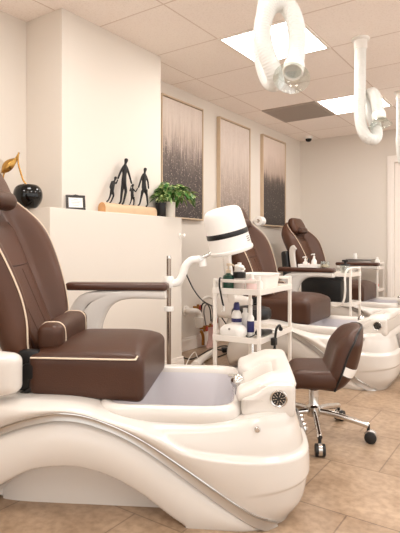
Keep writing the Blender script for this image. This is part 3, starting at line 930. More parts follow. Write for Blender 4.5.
bx, by = cw(.372, 3.62)
t = thing('round_stool', 'round black cushioned stool behind the bottle trolley', 'stool', (bx, by, 0), 0)
star_base(t, .17, 5, .4, .11)
obj('column', lathe(nb(), [(.028, .09), (.03, .12), (.022, .13), (.022, .35), (.015, .36), (.015, .48), (.06, .485), (.06, .495)], 20), 'chrome', t)
obj('cushion', lathe(nb(), [(.0, .49), (.12, .49), (.138, .50), (.145, .52), (.143, .55), (.13, .568), (.09, .577), (0, .58)], 36), 'black', t)

# ------------------------------------------------------------------ trolleys
CL, CWD = .50, .28
SH = (.745, .47, .15)
def make_cart(label):
    t = thing('salon_trolley', label, 'trolley', (0, 0, 0), 0, 'white three tier salon trolleys')
    hx, hy = CL/2, CWD/2
    for sx in (-1, 1):
        for sy in (-1, 1):
            g = obj('post', box(nb(), sx*hx-.01, sx*hx+.01, sy*hy-.01, sy*hy+.01, .065, .82, .003, 1), 'steelw', t, False)
            cb = nb()
            lathe(cb, [(0, -.011), (.022, -.011), (.0275, -.007), (.0275, .007), (.022, .011), (0, .011)], 18, Matrix.Translation((sx*hx, sy*hy, .0275)) @ Matrix.Rotation(R(90), 4, 'X'))
            tube(cb, [(sx*hx, sy*hy, .03), (sx*hx, sy*hy, .066)], .007, 8)
            obj('caster', cb, 'caster', g)
    for sx in (-1, 1):
        obj('end_rail', box(nb(), sx*hx-.008, sx*hx+.008, -hy+.01, hy-.01, .80, .818, .003, 1), 'steelw', t, False)
    for z in SH:
        bm = nb()
        box(bm, -hx-.004, hx+.004, -hy-.004, hy+.004, z-.006, z)
        for s in (-1, 1):
            box(bm, -hx-.012, hx+.012, s*(hy+.008)-.004, s*(hy+.008)+.004, z-.012, z+.022, .002, 1)
            box(bm, s*(hx+.008)-.004, s*(hx+.008)+.004, -hy-.004, hy+.004, z-.012, z+.022, .002, 1)
        obj('shelf_tray', bm, 'steelw', t, False)
    return t
cart = make_cart('white trolley full of bottles between first and second pedicure chairs')
c1 = (.335, 3.094); x, y = cw(*c1); cart.location = (x, y, 0); CA1 = TH + R(60); cart.rotation_euler = (0, 0, CA1)
cartA = copy_tree(cart); cartA['label'] = 'white trolley holding a black box behind the second pedicure chair'
x, y = cw(1.263, 4.876); cartA.location = (x, y, 0); cartA.rotation_euler = (0, 0, 0)
cartB = copy_tree(cart); cartB['label'] = 'white trolley in the far corner with grey tray on top'
cartB.location = (-1.957, 6.48, 0); cartB.rotation_euler = (0, 0, 0)
def on(ct, a, b, z):
    r = ct.rotation_euler.z
    return (ct.location.x + a*math.cos(r)-b*math.sin(r), ct.location.y + a*math.sin(r)+b*math.cos(r), z)
ht = nb()
tube(ht, spline([(.25, .12, .806), (.26, 0, .812), (.255, -.12, .812), (.235, -.18, .80), (.22, -.20, .74), (.22, -.20, .60), (.20, -.195, .50), (.14, -.175, .455), (.08, -.146, .455)], 8), .0105, 12)
o = obj('push_handle', ht, 'steelw', cartA); o['label'] = 'curved white tube handle'

def bottle(name, loc, prof, m, parts, label, rz=0, cat='bottle', group=None):
    t = thing(name, label, cat, loc, rz, group)
    obj('body', lathe(nb(), prof, 28), m, t)
    for nm, bm, mm in parts: obj(nm, bm, mm, t)
    return t
def pump(z, r=.016, h=.05, spout=.035):
    bm = nb(); lathe(bm, [(r, 0), (r, .018), (r*.6, .022), (r*.3, .024), (r*.3, h*.7), (r*.8, h*.72), (r*.85, h), (0, h+.002)], 18, None, (0, 0, z))
    tube(bm, [(0, 0, z+h*.86), (spout*.7, 0, z+h*.86), (spout, 0, z+h*.72)], .0055, 8)
    return bm
Z0 = SH[0]; 
bottle('pump_bottle', on(cart, -.188, .083, Z0), [(0, 0), (.034, 0), (.037, .004), (.037, .075), (.03, .092), (.014, .1), (.013, .108)], 'green',
       [('pump', pump(.106, .015, .058, .034), pm('cream_pump', (206, 186, 160), .4))], 'dark green pump bottle on the left end of trolley top', .6)
bottle('dispenser_bottle', on(cart, -.165, .022, Z0), [(0, 0), (.034, 0), (.036, .004), (.036, .075), (.036, .08)], 'clearl',
       [('black_collar', lathe(nb(), [(.037, 0), (.038, .003), (.038, .033), (.03, .038)], 24, None, (0, 0, .078)), 'black'),
        ('white_cap', lathe(nb(), [(.029, 0), (.029, .035), (.02, .042), (.012, .044), (.012, .056), (0, .058)], 24, None, (0, 0, .112)), 'plast'),
        ('spout', box(nb(), -.06, -.02, -.008, .008, .125, .14, .003, 1), 'plast')], 'clear dispenser with black collar and white cap on trolley top', 2.6)
bottle('spray_bottle', on(cart, -.10, .07, Z0), [(0, 0), (.022, 0), (.024, .004), (.024, .10), (.015, .118), (.012, .122)], 'plast',
       [('cap', lathe(nb(), [(.013, 0), (.013, .03), (.009, .034), (0, .035)], 18, None, (0, 0, .121)), 'plast')], 'slim white bottle standing behind the clear dispenser')
bottle('nail_liquid_bottle', on(cart, -.205, -.075, Z0), [(0, 0), (.028, 0), (.031, .004), (.031, .055), (.024, .072), (.012, .08), (.012, .086)], 'pinkl',
       [('cap', lathe(nb(), [(.013, 0), (.014, .003), (.013, .022), (0, .024)], 18, None, (0, 0, .085)), 'plast')], 'short pale pink bottle at front corner of trolley top')
bottle('nail_liquid_bottle', on(cart, -.16, -.10, Z0), [(0, 0), (.022, 0), (.024, .004), (.024, .05), (.018, .062), (.01, .068), (.01, .072)], 'plast',
       [('cap', lathe(nb(), [(.011, 0), (.011, .02), (0, .021)], 18, None, (0, 0, .071)), 'plast')], 'small white bottle beside the pink bottle on trolley top')
# clear-white soaking basin
bm = nb(); rings = []
def rr_(a, b, z, n=5, N=56): return [bm.verts.new((a*math.copysign(abs(math.cos(2*PI*k/N))**(2/n), math.cos(2*PI*k/N)), b*math.copysign(abs(math.sin(2*PI*k/N))**(2/n), math.sin(2*PI*k/N)), z)) for k in range(N)]
for a, b, z in ((.11, .085, 0), (.118, .093, .01), (.128, .104, .085), (.137, .112, .088), (.138, .113, .094), (.132, .107, .096), (.124, .10, .094), (.114, .09, .014), (.05, .04, .012)): rings.append(rr_(a, b, z))
for A, B in zip(rings, rings[1:]):
    for k in range(56): bm.faces.new((A[k], A[(k+1) % 56], B[(k+1) % 56], B[k]))
bm.faces.new(rings[0][::-1]); bm.faces.new(rings[-1])
single('soaking_basin', bm, 'plast', 'white plastic basin on the right end of trolley top', 'basin', on(cart, .075, .0, Z0), CA1)
Z1 = SH[1]
bottle('lotion_bottle', on(cart, -.12, .062, Z1), [(0, 0), (.028, 0), (.031, .004), (.031, .12), (.026, .142), (.016, .155), (.013, .16)], 'plast',
       [('cap', lathe(nb(), [(.019, 0), (.02, .004), (.018, .035), (.012, .046), (0, .048)], 20, None, (0, 0, .157)), 'navy'),
        ('label_band', lathe(nb(), [(.0314, .0), (.0318, .001), (.0318, .022), (.0314, .023)], 28, None, (0, 0, .085)), 'navy'),
        ('label_panel', lathe(nb(), [(.0314, .0), (.0317, .001), (.0317, .05), (.0314, .051)], 28, None, (0, 0, .025)), pm('pale_label', (210, 212, 226), .5))], 'tall white lotion bottle with navy cap on trolley middle shelf')
bottle('lotion_bottle', on(cart, -.055, .035, Z1), [(0, 0), (.026, 0), (.028, .004), (.028, .11), (.02, .13), (.012, .138)], 'plast',
       [('cap', lathe(nb(), [(.014, 0), (.014, .025), (0, .027)], 18, None, (0, 0, .137)), 'plast')], 'plain white bottle behind the navy capped lotion bottle')
bottle('cream_tube', on(cart, -.115, -.028, Z1), [(0, 0), (.019, 0), (.021, .004), (.021, .115), (.013, .13), (.01, .135)], 'plast',
       [('cap', lathe(nb(), [(.0115, 0), (.0115, .05), (.008, .054), (0, .055)], 18, None, (0, 0, .134)), 'plast'),
        ('label_band', lathe(nb(), [(.0214, 0), (.0217, .001), (.0217, .065), (.0214, .066)], 24, None, (0, 0, .03)), 'navy')], 'slim white bottle with tall navy label on trolley middle shelf')
# small lamp / warmer
t = thing('nail_lamp', 'rounded white nail lamp at left end of trolley middle shelf', 'lamp', on(cart, -.20, .045, Z1), CA1)
def dome(p):
    if p.z > 0: p.z *= 1-.35*(p.y/.07)**2
    return p
obj('housing', soft(nb(), (.11, .15, .085), .036, (14, 16, 10), dome, Matrix.Translation((0, 0, .0425))), 'plast', t)
obj('switch', lathe(nb(), [(.007, 0), (.007, .003), (0, .0035)], 14, Matrix.Translation((-.052, .0, .06)) @ Matrix.Rotation(R(-80), 4, 'Y')), 'grey', t)
# black hand piece
t = thing('nail_drill', 'black handheld nail drill lying on the trolley middle shelf', 'tool', on(cart, -.035, -.09, Z1), CA1)
obj('grip', tube(nb(), [(-.10, .015, .03), (-.07, .012, .03), (-.03, .006, .024), (.03, 0, .02), (.07, -.004, .017)], .02, 16, radii=[.012, .024, .02, .017, .013], caps=True), 'black', t)
obj('chuck', tube(nb(), [(.07, -.004, .017), (.10, -.007, .014), (.12, -.009, .012)], .01, 12, radii=[.010, .008, .003]), 'chrome', t)
obj('power_lead', tube(nb(), spline([(-.10, .015, .03), (-.13, .02, .02), (-.13, .05, .006), (-.08, .09, .004), (0, .10, .004)], 6), .0035, 8), 'black', t)
single('tool_tray', box(nb(), -.07, .07, -.05, .05, 0, .012, .005, 2), 'paper', 'thin white file pack lying on the trolley middle shelf', 'tray', on(cart, .12, -.06, Z1), CA1)
t = thing('gooseneck_clamp', 'black curved gooseneck clamped to the trolley middle shelf edge', 'clamp', on(cart, -.085, -.153, 0), CA1)
obj('neck', tube(nb(), spline([(.055, -.03, .525), (.045, -.03, .54), (.02, -.03, .54), (-.005, -.028, .525), (-.012, -.025, .49), (-.01, -.02, .45), (-.012, -.02, .41)], 6), .0075, 10), 'black', t)
obj('clamp_body', box(nb(), -.03, .01, -.03, -.0005, .43, .475, .006, 2), 'black', t)
ball_b = nb(); ball(ball_b, (-.012, -.02, .405), .013, 8); obj('knob', ball_b, 'black', t)
ball_b = nb(); ball(ball_b, (.06, -.03, .518), .013, 8); obj('tip', ball_b, 'black', t)
# hair clipper lead hanging on the end rail
t = thing('curling_strap', 'black strap hanging from left end rail of the bottle trolley', 'strap', on(cart, -.263, .10, 0), CA1)
obj('strap_loop', tube(nb(), spline([(.012, .0, .824), (-.004, .0, .822), (-.008, .0, .78), (-.012, -.01, .74), (-.014, -.02, .70), (-.012, -.03, .66)], 6), .004, 8, sx=1.5), 'black', t)
obj('buckle', tube(nb(), [(-.014, -.02, .67), (-.03, -.04, .665), (-.035, -.045, .64), (-.018, -.022, .635)], .004, 8), 'chrome', t)

# trolley behind the second chair
obx = thing('storage_box', 'black open storage box on shelf below the second chair arm', 'box', on(cartA, -.04, -.01, Z1), 0)
bb = nb(); box(bb, -.2, .2, -.125, .125, 0, .235, .012, 2); obj('body', bb, 'black', obx)
lb = nb(); box(lb, -.206, .206, -.13, .13, .222, .245, .006, 2); obj('rim', lb, 'black', obx)
t = thing('glass_jar', 'squat glass jar with black T handle lid on second trolley', 'jar', on(cartA, .155, 0, Z0))
obj('jar_body', lathe(nb(), [(0, 0), (.04, 0), (.043, .004), (.043, .085), (.04, .09), (.037, .088), (.037, .01), (0, .008)], 28), 'glass', t)
obj('contents', lathe(nb(), [(0, .009), (.035, .009), (.035, .06), (0, .062)], 24), pm('jar_fill', (176, 170, 166), .5, var=.2, vscale=60), t)
bm = nb(); lathe(bm, [(.043, .088), (.045, .09), (.045, .10), (.012, .104), (.012, .125), (0, .126)], 24); box(bm, -.03, .03, -.012, .012, .122, .142, .006, 2); obj('lid', bm, 'black', t)

# things on the second chair's lowered arm
PZ = .824
t = thing('white_tray', 'small white tray on the second chair armrest holding pump bottles', 'tray', on_chair(ch2, -.43, .385, PZ), ch2.rotation_euler.z)
bm = nb(); box(bm, -.09, .09, -.043, .043, 0, .008, .002, 1)
for s in (-1, 1): box(bm, -.09, .09, s*.041-.003, s*.041+.003, .004, .03, .001, 1); box(bm, s*.088-.003, s*.088+.003, -.041, .041, .004, .03, .001, 1)
obj('tray_body', bm, 'plast', t, False)
def small_pump(name, u, h, label, m='plast', r=.022):
    return bottle(name, on_chair(ch2, u, .385, PZ+.0085), [(0, 0), (r, 0), (r+.002, .003), (r+.002, h*.7), (r*.6, h*.92), (r*.5, h)], m, [('pump', pump(h, .010, .042, .028), 'plast')], label, 3.0)
small_pump('pump_bottle', -.465, .05, 'left shorter white pump bottle in the armrest tray')
small_pump('pump_bottle', -.385, .075, 'right taller white pump bottle in the armrest tray')
bottle('varnish_bottle', on_chair(ch2, -.427, .36, PZ+.0085), [(0, 0), (.012, 0), (.013, .003), (.013, .03), (.006, .036)], 'pinkl', [('cap', lathe(nb(), [(.008, 0), (.007, .04), (0, .042)], 14, None, (0, 0, .034)), 'black')], 'tiny dark capped varnish bottle between the two pump bottles')
t = thing('glass_tumbler', 'low clear glass tumbler at the end of second chair armrest', 'glass', on_chair(ch2, -.285, .385, PZ))
obj('tumbler_body', lathe(nb(), [(0, 0), (.034, 0), (.037, .003), (.04, .055), (.037, .056), (.034, .008), (0, .007)], 28), 'glass', t)
obj('cotton_pads', lathe(nb(), [(0, .008), (.03, .008), (.031, .028), (0, .03)], 20), pm('cotton', (226, 206, 178), .8), t)

# far corner trolley
t = thing('metal_tray', 'grey metal steriliser box on the corner trolley top', 'box', on(cartB, .0, 0, Z0))
obj('case', box(nb(), -.16, .16, -.09, .09, 0, .095, .008, 2), 'grey', t)
obj('lid', box(nb(), -.165, .165, -.095, .095, .095, .115, .006, 2), 'grey', t)
bottle('white_jar', on(cartB, -.07, .0, Z0+.115), [(0, 0), (.025, 0), (.026, .003), (.026, .05), (.02, .058), (0, .06)], 'plast', [('lid', lathe(nb(), [(.022, .058), (.022, .072), (0, .074)], 18), 'plast')], 'white jar standing on the grey metal box', cat='jar')
bottle('white_dispenser', on(cartB, .225, -.05, Z0), [(0, 0), (.03, 0), (.032, .003), (.032, .10), (.014, .115), (.012, .12)], 'plast', [('cap', lathe(nb(), [(.014, .118), (.014, .14), (0, .142)], 18), 'plast')], 'white bottle at right end of the corner trolley top', cat='bottle')
bottle('coral_cup', on(cartB, .205, -.03, Z1), [(0, 0), (.03, 0), (.032, .003), (.035, .075), (.032, .076), (.03, .06), (0, .058)], 'redcup', [('paper_band', lathe(nb(), [(.0335, .02), (.0345, .021), (.0352, .045), (.034, .046)], 24), 'paper')], 'coral pink cup on middle shelf of the corner trolley', cat='cup')
bottle('dark_bottle', on(cartB, .12, -.04, Z1), [(0, 0), (.02, 0), (.022, .003), (.022, .055), (.01, .066), (.01, .07)], 'black', [('cap', lathe(nb(), [(.011, .07), (.011, .085), (0, .086)], 14), 'black')], 'small black bottle beside the coral cup')

# ------------------------------------------------------------------ hood steamer on a pole
PX, PZc = -.172, 2.76
x, y = cw(PX, PZc)
t = thing('hair_steamer', 'white hood steamer with black band on S-shaped arm and chrome pole', 'hair steamer', (x, y, 0), TH)
# local: x = to the right of the picture, y = away, z up
obj('pole', tube(nb(), [(0, 0, .03), (0, 0, .945)], .0125, 18), 'pole', t)
obj('pole_cap', lathe(nb(), [(.0125, .94), (.0135, .945), (.012, .957), (0, .958)], 18), 'chrome', t)
obj('floor_base', lathe(nb(), [(0, 0), (.14, 0), (.15, .006), (.146, .018), (.05, .034), (.022, .05), (.016, .07), (.0125, .075)], 36), 'plast', t)
obj('pole_clip', lathe(nb(), [(.0127, -.014), (.026, -.012), (.028, 0), (.026, .012), (.0127, .014)], 20, None, (0, 0, .665)), 'plast', t)
def L_(px, py, dy=0): 
    return Vector(((px-200)/500*(PZc+dy)-PX, dy, CAMH-(py-248)/500*(PZc+dy)))
am = obj('arm', tube(nb(), spline([L_(165, 282), L_(170, 283.5), L_(178, 282), L_(182.5, 274.5), L_(185.5, 266), L_(191, 260.5), L_(197, 259.5), L_(200.5, 259.5)], 8), .0215, 20), 'plast', t)
obj('pole_collar', lathe(nb(), [(.0127, -.032), (.025, -.03), (.029, -.02), (.029, .02), (.024, .032), (.0127, .034)], 24, None, (0, 0, L_(168, 282).z)), 'plast', am)
e = L_(201, 260)
obj('elbow_end', tube(nb(), [e+Vector((.004, 0, .018)), e+Vector((.012, 0, -.034))], .022, 18), 'plast', am)
br = nb()
for dy in (-.018, .018):
    tube(br, [L_(201, 258)+Vector((0, dy, 0)), L_(208, 255)+Vector((0, dy, 0)), L_(217, 248)+Vector((0, dy, 0))], .009, 10)
lathe(br, [(.014, -.026), (.014, .026)], 16, Matrix.Translation(L_(201, 258)) @ Matrix.Rotation(R(90), 4, 'X'))
obj('hinge_bracket', br, 'brush', am)
hc = L_(226.5, 230.5)
hm = Matrix.Translation(hc) @ Matrix.Rotation(R(-14), 4, 'Y') @ Matrix.Rotation(R(7), 4, 'X')
hp = [(.0, .130), (.05, .1295), (.078, .125), (.094, .116), (.103, .102), (.107, .085), (.111, .04), (.115, -.02), (.118, -.085), (.119, -.10), (.124, -.103), (.125, -.114), (.12, -.122), (.111, -.122), (.106, -.114), (.104, -.09), (.095, .06), (.066, .105), (0, .115)]
hd = obj('hood', lathe(nb(), hp, 56, hm), 'plast', t, True, 50)
obj('band', lathe(nb(), [(.1160, -.030), (.1172, -.028), (.1156, -.004), (.1140, -.002)], 56, hm), 'black', hd)
obj('hood_lining', lathe(nb(), [(.1045, -.112), (.10, -.108), (.09, -.10), (.02, -.098), (0, -.098)], 40, hm), 'grey', hd)
cpn = nb()
for zz in (-.05, -.062, -.074):
    for aa in (-36, -28):
        a = R(aa); box(cpn, -.004, .004, -.0035, .0035, -.0025, .0025, .001, 1, hm @ Matrix.Rotation(a, 4, 'Z') @ Matrix.Translation((.1180, 0, zz)))
obj('control_button', cpn, 'grey', hd)
obj('power_cable', tube(nb(), spline([L_(184, 268, .03), L_(188, 278, .1), L_(194, 290, .25), L_(202, 300, .4), L_(212, 306, .5)], 8), .004, 8), 'black', t)

# ------------------------------------------------------------------ things on the ledge
LX = (HX+CX)/2
# cherry ornament
cx_, cy_ = cw(-.344*3.06, 3.06)
t = thing('cherry_ornament', 'glossy black cherry ornament with gold stem and leaf on ledge', 'ornament', (cx_, cy_, HZ), TH)
cp = [(0, .004), (.035, 0), (.06, .014), (.079, .045), (.086, .08), (.08, .115), (.062, .138), (.04, .146), (.02, .142), (0, .134)]
obj('cherry', lathe(nb(), [(v.x if v.x > 0 else 0, v.y) for v in spline([(a, b, 0) for a, b in cp], 4)], 44), 'gblack', t)
def O_(px, py, dy=0): return Vector(((px-29)/500*3.075, dy, CAMH-(py-248)/500*3.075-HZ))
obj('stem', tube(nb(), spline([(0.0, 0, .135), O_(24.5, 181), O_(22, 174), O_(19.5, 165), O_(19, 158), O_(19.8, 153)], 6), .0055, 10, radii=None), 'gold', t)
obj('stem', tube(nb(), spline([O_(4, 180), O_(5.5, 173), O_(9, 168), O_(15, 161), O_(20.5, 153)], 6), .005, 10), 'gold', t)
bm = nb(); A0, A1 = O_(3.5, 173.5, -.01), O_(18.5, 158.5, -.005)
ax_ = (A1-A0); side = Vector((ax_.z, 0, -ax_.x)).normalized(); rows = []
for i in range(15):
    q = i/14; w = .031*math.sin(PI*q**.9)**.8+.0005
    row = []
    for j in range(9):
        f = -1+2*j/8
        row.append((A0+ax_*q + side*f*w + Vector((0, -.014*(1-f*f)+.012*math.sin(PI*q)*-1, 0))))
    rows.append(row)
vf = [[bm.verts.new(p) for p in r] for r in rows]; vb = [[bm.verts.new(p+Vector((0, .004, 0))) for p in r] for r in rows]
for g in (vf, vb):
    for A, B in zip(g, g[1:]):
        for j in range(8): bm.faces.new((A[j], A[j+1], B[j+1], B[j]))
for i in range(14):
    for j in (0, 8): bm.faces.new((vf[i][j], vf[i+1][j], vb[i+1][j], vb[i][j]))
for i in (0, 14):
    for j in range(8): bm.faces.new((vf[i][j], vf[i][j+1], vb[i][j+1], vb[i][j]))
obj('leaf', bm, 'gold', t)
# pale globe ornament at the far left end of the ledge
gx, gy = cw(-.411*3.22, 3.22)
t = thing('glass_ornament', 'pale frosted round ornament at the left edge beside gold leaf', 'ornament', (gx, gy, HZ), 0)
bm = nb(); ball(bm, (0, 0, .27), .068, 16, (1, 1, 1.15)); obj('globe', bm, pm('frosted_glass', (206, 196, 182), .3, var=.06, trans=.2), t)
obj('stand', lathe(nb(), [(0, 0), (.05, 0), (.052, .006), (.02, .02), (.012, .05), (.014, .1), (.03, .14), (.034, .17), (.02, .2), (.012, .205)], 28), 'clearl', t)
# small framed card
fx, fy = cw(-.248*3.19, 3.19)
t = thing('photo_frame', 'small black frame with printed white card on the ledge', 'frame', (fx, fy, HZ), R(62))
tl = Matrix.Rotation(R(-10), 4, 'X')
bm = nb(); w, hh, b_ = .062, .098, .017
for a, b, c_, d in ((-w, w, 0, b_), (-w, w, hh-b_, hh), (-w, -w+b_, b_, hh-b_), (w-b_, w, b_, hh-b_)): box(bm, a, b, -.006, .006, c_, d, .003, 2, tl)
o_ = obj('frame', bm, 'darkwood', t)
obj('corner_ornament', tube(nb(), [tl @ Vector((-.018, -.008, hh-.006)), tl @ Vector((0, -.009, hh-.002)), tl @ Vector((.018, -.008, hh-.006))], .005, 8), 'darkwood', t)
obj('card', box(nb(), -w+b_-.001, w-b_+.001, -.002, .002, b_-.001, hh-b_+.001, mat=tl), 'paper', t, False)
bm = nb()
for k, (a, b) in enumerate(((-.014, .014), (-.032, .032), (-.03, .026), (-.024, .03), (-.02, .02))): box(bm, a, b, -.0028, -.0021, hh-b_-.014-k*.0095, hh-b_-.0115-k*.0095, mat=tl)
obj('print_lines', bm, 'ink', t, False)
obj('easel', box(nb(), -.012, .012, .0, .004, 0, .075, mat=Matrix.Translation((0, .036, 0)) @ Matrix.Rotation(R(14), 4, 'X')), 'darkwood', t, False)

# family sculpture
LY0, LY1 = 2.405, 2.945
t = thing('family_sculpture', 'black sculpture of four walking figures holding hands on a split log', 'sculpture', (LX, (LY0+LY1)/2, HZ), 0)
half = (LY1-LY0)/2
bm = nb(); rings = []
pr = [(-.036, 0)] + [(-.036*math.cos(PI*k/14), .03+.038*math.sin(PI*k/14)) for k in range(15)] + [(.036, 0)]
for y in [-half+2*half*i/16 for i in range(17)]:
    wob = 1+.02*math.sin(y*23)
    rings.append([bm.verts.new((a*wob, y, b*wob)) for a, b in pr])
for A, B in zip(rings, rings[1:]):
    for k in range(len(pr)): bm.faces.new((A[k], A[(k+1) % len(pr)], B[(k+1) % len(pr)], B[k]))
lg = obj('log', bm, 'log', t, True, 50)
for i, s in ((0, -1), (-1, 1)):
    bm = nb()
    e0 = [bm.verts.new((a, s*half, b)) for a, b in pr]; e1 = [bm.verts.new((a*.97, s*(half+.0015), b*.97+.001)) for a, b in pr]
    for k in range(len(pr)): bm.faces.new((e0[k], e0[(k+1) % len(pr)], e1[(k+1) % len(pr)], e1[k]))
    bm.faces.new(e1)
    obj('log_end', bm, 'logend', lg, True, 30)
YC = (LY0+LY1)/2
def fig(name, joints, edges, rad, parent):
    """joints in crop units of the photograph measured along the ledge"""
    me = bpy.data.meshes.new('figure_tmp')
    names = list(joints)
    co = []
    for n in names:
        a, b, d = joints[n]
        px = 90+a/3.636; py = 150+b/3.636
        ray = (px-200)/500; Zd = -(LX+d)/(ST-CT*ray)
        yy = ST*ray*Zd + CT*Zd; zz = CAMH-(py-248)/500*Zd
        co.append((d, yy-YC, zz-HZ))
    me.from_pydata(co, [(names.index(a), names.index(b)) for a, b in edges], [])
    o = bpy.data.objects.new('figure_tmp', me); C.objects.link(o)
    md = o.modifiers.new('s', 'SKIN')
    for i, n in enumerate(names):
        r = 1.32*rad.get(n, .006); me.skin_vertices[0].data[i].radius = (r, r)
    me.skin_vertices[0].data[names.index('hip')].use_root = True
    sb_ = o.modifiers.new('d', 'SUBSURF'); sb_.levels = 2; sb_.render_levels = 2
    dg = bpy.context.evaluated_depsgraph_get()
    m2 = bpy.data.meshes.new_from_object(o.evaluated_get(dg))
    bpy.data.objects.remove(o); bpy.data.meshes.remove(me)
    m2.name = name
    for p in m2.polygons: p.use_smooth = True
    m2.materials.clear(); m2.materials.append(M['bronze'])
    f = bpy.data.objects.new(name, m2); C.objects.link(f); f.parent = parent
    return f
def figure(head, neck, chest, hip, kneeL, footL, toeL, kneeR, footR, toeR, elbL, hanL, elbR, hanR, k):
    # head .. hand are (x, y[, depth]) in crop units
    J = {}
    for n, v in dict(head=head, neck=neck, chest=chest, hip=hip, kneeL=kneeL, footL=footL, toeL=toeL, kneeR=kneeR, footR=footR, toeR=toeR, elbL=elbL, hanL=hanL, elbR=elbR, hanR=hanR).items():
        J[n] = (v[0], v[1], v[2] if len(v) > 2 else 0)
    J['crown'] = (head[0]+.5, head[1]-7*k, 0)
    J['shL'] = (chest[0]-6*k, chest[1]-7*k, -.003); J['shR'] = (chest[0]+6*k, chest[1]-7*k, .003)
    J['waist'] = ((chest[0]+hip[0])/2, (chest[1]+hip[1])/2+2, 0)
    E = [('crown', 'head'), ('head', 'neck'), ('neck', 'chest'), ('chest', 'waist'), ('waist', 'hip'), ('hip', 'kneeL'), ('kneeL', 'footL'), ('footL', 'toeL'), ('hip', 'kneeR'), ('kneeR', 'footR'), ('footR', 'toeR'),
         ('chest', 'shL'), ('shL', 'elbL'), ('elbL', 'hanL'), ('chest', 'shR'), ('shR', 'elbR'), ('elbR', 'hanR')]
    s = k
    rd = dict(crown=.009*s, head=.0125*s, neck=.006*s, chest=.0175*s, waist=.012*s, hip=.0145*s, kneeL=.008*s, kneeR=.008*s, footL=.0055*s, footR=.0055*s, toeL=.006*s, toeR=.006*s, shL=.0085*s, shR=.0085*s, elbL=.006*s, elbR=.006*s, hanL=.005*s, hanR=.005*s)
    return fig('figure', J, E, rd, t)
G = 198   # top of the log in crop units for the left half
figure((132, 37), (129, 50), (127, 68), (123, 108), (116, 150, -.012), (112, 188, -.010), (105, 197, -.008), (131, 150, .012), (122, 190, .012), (116, 199, .012), (110, 82), (101, 106), (143, 92), (152, 124), 1.0)
figure((93, 101), (90, 110), (83, 122), (79, 142), (75, 163, -.008), (68, 181, -.008), (60, 189, -.008), (86, 166, .008), (77, 187, .008), (70, 194, .008), (73, 136), (80, 149), (95, 123), (101, 107), .72)
figure((156, 127), (155, 136), (154, 147), (153, 163), (151, 180, -.006), (146, 195, -.006), (140, 203, -.006), (160, 181, .006), (159, 198, .006), (152, 205, .006), (145, 150), (151, 127), (166, 152), (174, 138), .6)
figure((201, 70), (199, 82), (197, 98), (195, 132), (188, 164, -.01), (181, 196, -.01), (173, 205, -.01), (207, 164, .01), (210, 198, .01), (203, 208, .01), (184, 112), (176, 138), (211, 116), (213, 142), .9)

# plants
def foliage(n, R0, H0, seed, droop=.5, lsize=(.05, .09), bias=(0, 0)):
    rnd = random.Random(seed); bm = nb(); st = nb()
    for i in range(n):
        az = rnd.uniform(0, 2*PI); el = rnd.random()
        r = R0*math.sqrt(rnd.uniform(.03, 1)); top = H0*(.35+.65*(1-(r/R0)**2)*rnd.uniform(.7, 1.1)) - .03*el
        base = Vector((r*math.cos(az)+bias[0]*r/R0, r*math.sin(az)+bias[1]*r/R0, top))
        if i % 3 == 0:
            tube(st, spline([(0.2*base.x, .2*base.y, -.01), (base.x*.5, base.y*.5, base.z*.8+.01), base], 4), .0018, 5)
        ln = rnd.uniform(*lsize); w = ln*rnd.uniform(.22, .32)
        a2 = az + rnd.uniform(-.9, .9)
        d = Vector((math.cos(a2), math.sin(a2), rnd.uniform(-.75, .5))).normalized()
        sd = d.cross(Vector((rnd.uniform(-.5, .5), rnd.uniform(-.5, .5), 1))).normalized(); up = sd.cross(d)
        rows = []
        for a in range(7):
            q = a/6; ww = w*math.sin(PI*min(1, q*.94+.06))**.75*(1-.25*q)
            cpt = base + d*ln*q - Vector((0, 0, 1))*droop*ln*q*q*.6
            rows.append([bm.verts.new(cpt + sd*f*ww + up*(abs(f)*ww*.35)) for f in (-1, -.5, 0, .5, 1)])
        for A, B in zip(rows, rows[1:]):
            for j in range(4): bm.faces.new((A[j], A[j+1], B[j+1], B[j]))
    return bm, st
wx, wy = cw(-.0555*4.02, 4.02)
wx = -2.478
wy = 3.155
t = thing('potted_plant', 'leafy green variegated plant in white pot at end of ledge', 'plant', (wx, wy, HZ), 0)
obj('pot', lathe(nb(), [(0, 0), (.044, 0), (.048, .004), (.052, .118), (.052, .124), (.048, .124), (.046, .105), (0, .104)], 36), 'potw', t)
obj('soil', lathe(nb(), [(0, .105), (.0455, .105), (0, .110)], 24), 'soil', t)
fo, stm = foliage(150, .135, .17, 3, .7, (.06, .1), (.03, .02))
f_ = obj('foliage', fo, 'leaf', t); f_.location = (0, 0, .125); s_ = obj('stems', stm, 'stem', t); s_.location = (0, 0, .125)
t = thing('potted_plant', 'smaller green plant in black pot behind the split log end', 'plant', (-2.468, 3.04, HZ), 0)
obj('pot', lathe(nb(), [(0, 0), (.036, 0), (.039, .004), (.042, .105), (.042, .11), (.038, .11), (.037, .095), (0, .094)], 32), 'black', t)
obj('soil', lathe(nb(), [(0, .095), (.0365, .095), (0, .099)], 24), 'soil', t)
fo, stm = foliage(45, .055, .10, 11, .5, (.045, .06), (.03, -.03))
f_ = obj('foliage', fo, 'leaf', t); f_.location = (0, 0, .11); s_ = obj('stems', stm, 'stem', t); s_.location = (0, 0, .11)

# ------------------------------------------------------------------ wall and floor services beyond the ledge
def wall_y(px): 
    ray = (px-200)/500; Z = -XL/(ST-CT*ray); return ST*ray*Z+CT*Z, Z
def WP(px, py, off=.05):
    ray = (px-200)/500; Z = -(XL+off)/(ST-CT*ray); return Vector((XL+off, ST*ray*Z+CT*Z, CAMH-(py-248)/500*Z))
